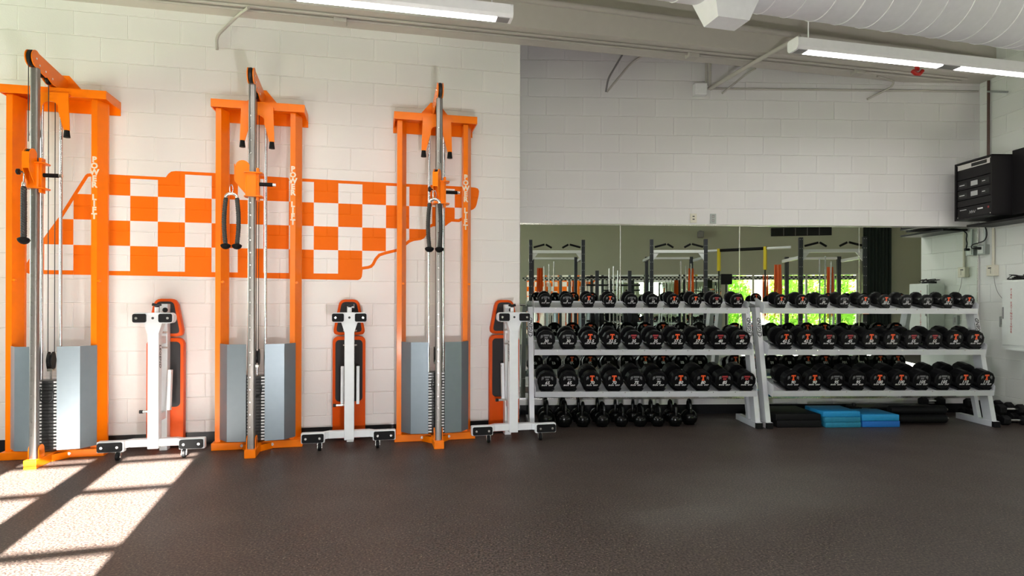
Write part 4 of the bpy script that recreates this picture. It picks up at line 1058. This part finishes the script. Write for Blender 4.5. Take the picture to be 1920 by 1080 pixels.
# bands on the racks
def bands(px, depth, z0, z1, m, label, n=5):
    c_ = seen_in_mirror(px, depth)
    t = MB()
    for k in range(n):
        x = -0.05+0.1*k/(n-1); yy = random.uniform(-0.03, 0.03)
        q = random.uniform(0, 0.1)
        t.tube([(x, yy, z1), (x-0.014, yy+0.02, (z0+z1)/2), (x, yy, z0+q), (x+0.014, yy+0.02, (z0+z1)/2), (x+0.002, yy, z1+0.002)], 0.012, 5)
    o = t.build('resistance_band', m, None, loc=c_, rot=0.2, smooth=60); tag(o, label, 'resistance band', 'resistance bands hung on the power racks')
bands(1457, 12.4, 0.9, 2.0, m_band, 'bunch of orange-red resistance bands on the left upright of the right power rack', 6)
bands(1556, 12.3, 0.9, 1.95, m_band, 'bunch of orange resistance bands inside the right power rack', 6)
bands(1434, 13.6, 0.7, 1.85, m_band, 'bunch of orange resistance bands left of the right power rack', 4)
bands(1295, 13.9, 0.9, 2.0, m_orangeV, 'bunch of dark red resistance bands inside the middle power rack', 6)
bands(1012, 13.9, 0.8, 2.0, m_orangeV, 'bunch of red resistance bands on the left power rack', 5)
c_ = seen_in_mirror(1361, 14.6)
o = MB().box(-0.13, 0.13, -0.04, 0.04, 0, 0.25, 0.01).build('black_screen', m_black, None, loc=(c_.x, c_.y, 1.66), rot=0.15); tag(o, 'black square screen on a thin post between the middle and right power racks', 'screen')
MB().cyl((0, 0, -1.66), (0, 0, 0.0), 0.02, n=8).build('post', m_black, o)

# ================================================================== GREENERY OUTSIDE
def leafy(loc, rx, ry, rz, n, label):
    t = thing('leafy_bush', label, 'bush', loc, 0, 'bushes outside the far windows')
    bm = bmesh.new()
    for _ in range(n):
        while True:
            p = Vector((random.uniform(-1, 1), random.uniform(-1, 1), random.uniform(-1, 1)))
            if 0.25 < p.length < 1: break
        c_ = Vector((p.x*rx, p.y*ry, rz+p.z*rz*0.98)); a = Vector((random.gauss(0, 1), random.gauss(0, 1), random.gauss(0, 1))).normalized(); s_ = random.uniform(0.05, 0.11)
        e1 = a.orthogonal().normalized()*s_; e2 = a.cross(e1)*0.55
        vs = [bm.verts.new(c_+q) for q in (-e1, -e2, e1, e2)]; bm.faces.new(vs)
    me = bpy.data.meshes.new('foliage'); bm.to_mesh(me); bm.free(); me.materials.append(m_leaf); link('foliage', me, t)
    MB().cyl((0, 0, -0.3), (0.05, 0.05, rz), 0.06, 0.03, 8).build('stem', m_bark, t)
for k in range(5):
    p = B.w(-4.6-1.6*k, -2.6-(k % 2)*1.5, -0.3)
    leafy(p, 0.78, 0.7, 1.45, 3200, ['bright green bush outside the far windows, leftmost of five', 'bright green bush outside the far windows, second of five', 'bright green bush outside the far windows, middle of five', 'bright green bush outside the far windows, fourth of five', 'bright green bush outside the far windows, rightmost of five'][k])

# ================================================================== LIGHT
sun = bpy.data.lights.new('sun', 'SUN'); sun.energy = 300; sun.angle = math.radians(0.25); sun.color = (1.0, 0.955, 0.88)
so = bpy.data.objects.new('sun', sun); C.objects.link(so)
sd = Vector((-0.287, 0.958, -0.36)).normalized(); so.rotation_euler = sd.to_track_quat('-Z', 'Y').to_euler()
def area(name, loc, aim, sx, sy, e, col=(1, 1, 1)):
    l = bpy.data.lights.new(name, 'AREA'); l.shape = 'RECTANGLE'; l.size = sx; l.size_y = sy; l.energy = e; l.color = col
    o = bpy.data.objects.new(name, l); C.objects.link(o); o.location = loc
    o.rotation_euler = (Vector(aim)-Vector(loc)).to_track_quat('-Z', 'Y').to_euler()
    return o
# daylight through the tall windows behind the camera, left of the mirror's view
p = B.w(1.6, 0.10, 2.55); q = B.w(1.6, 3.0, 2.2)
area('daylight_sun_windows', p, q, 1.6, 2.0, 70, (0.93, 0.98, 1.0))
# broad daylight fill added in an unseen window opening of the far left wall
area('left_daylight_fill', (-7.35, 2.4, 2.2), (0, 3.6, 1.6), 3.4, 2.4, 190, (0.93, 1.0, 0.90))
# daylight fill added at the far right wall, which has no window
area('right_daylight_fill', (11.9, 2.2, 1.9), (4.0, 5.0, 1.3), 3.0, 2.0, 90, (0.88, 1.0, 0.92))
# lamps
for u0, u1, v, z, e in ((-3.38, -0.395, 1.62, 3.185, 26), (1.885, 4.80, 1.62, 3.185, 30), (-3.6, -0.7, 5.2, 3.43, 30), (1.6, 4.5, 5.2, 3.43, 34)):
    c0 = L.w((u0+u1)/2, v, z); o = area('lamp_light', c0, c0-Vector((0, 0, 1)), u1-u0-0.2, 0.08, e, (1.0, 0.97, 0.94)); o.rotation_euler = (0, 0, TH_L)
# low photographer's strobe beside the tripod
sl = bpy.data.lights.new('strobe', 'SPOT'); sl.energy = 260; sl.spot_size = math.radians(150); sl.spot_blend = 0.6; sl.shadow_soft_size = 0.06; sl.color = (1.0, 0.97, 0.97)
o = bpy.data.objects.new('strobe', sl); C.objects.link(o); o.location = (0.24, 1.07, 0.50)
o.rotation_euler = (Vector((0.6, 6.0, 2.6))-o.location).to_track_quat('-Z', 'Y').to_euler()

w = bpy.data.worlds.new('sky'); scene.world = w; w.use_nodes = True
nt = w.node_tree; bg = nt.nodes['Background']
sk = nt.nodes.new('ShaderNodeTexSky'); sk.sky_type = 'NISHITA'; sk.sun_disc = False; sk.sun_elevation = math.radians(35); sk.sun_rotation = math.radians(160)
nt.links.new(sk.outputs[0], bg.inputs[0]); bg.inputs['Strength'].default_value = 0.9

# ================================================================== CAMERA
cam = bpy.data.cameras.new('camera'); co = bpy.data.objects.new('camera', cam); C.objects.link(co)
cam.sensor_width = 36; cam.lens = 36*F/1920; cam.shift_y = 25/1920; cam.clip_start = 0.05
co.matrix_world = Matrix.Translation((0, 0, CAM_Z)) @ Matrix.Rotation(PI/2, 4, 'X') @ Matrix.Rotation(ROLL, 4, 'Z')
scene.camera = co
scene.view_settings.view_transform = 'Standard'; scene.view_settings.look = 'None'
scene.view_settings.gamma = 1; scene.view_settings.use_curve_mapping = False
scene.view_settings.exposure = -0.16
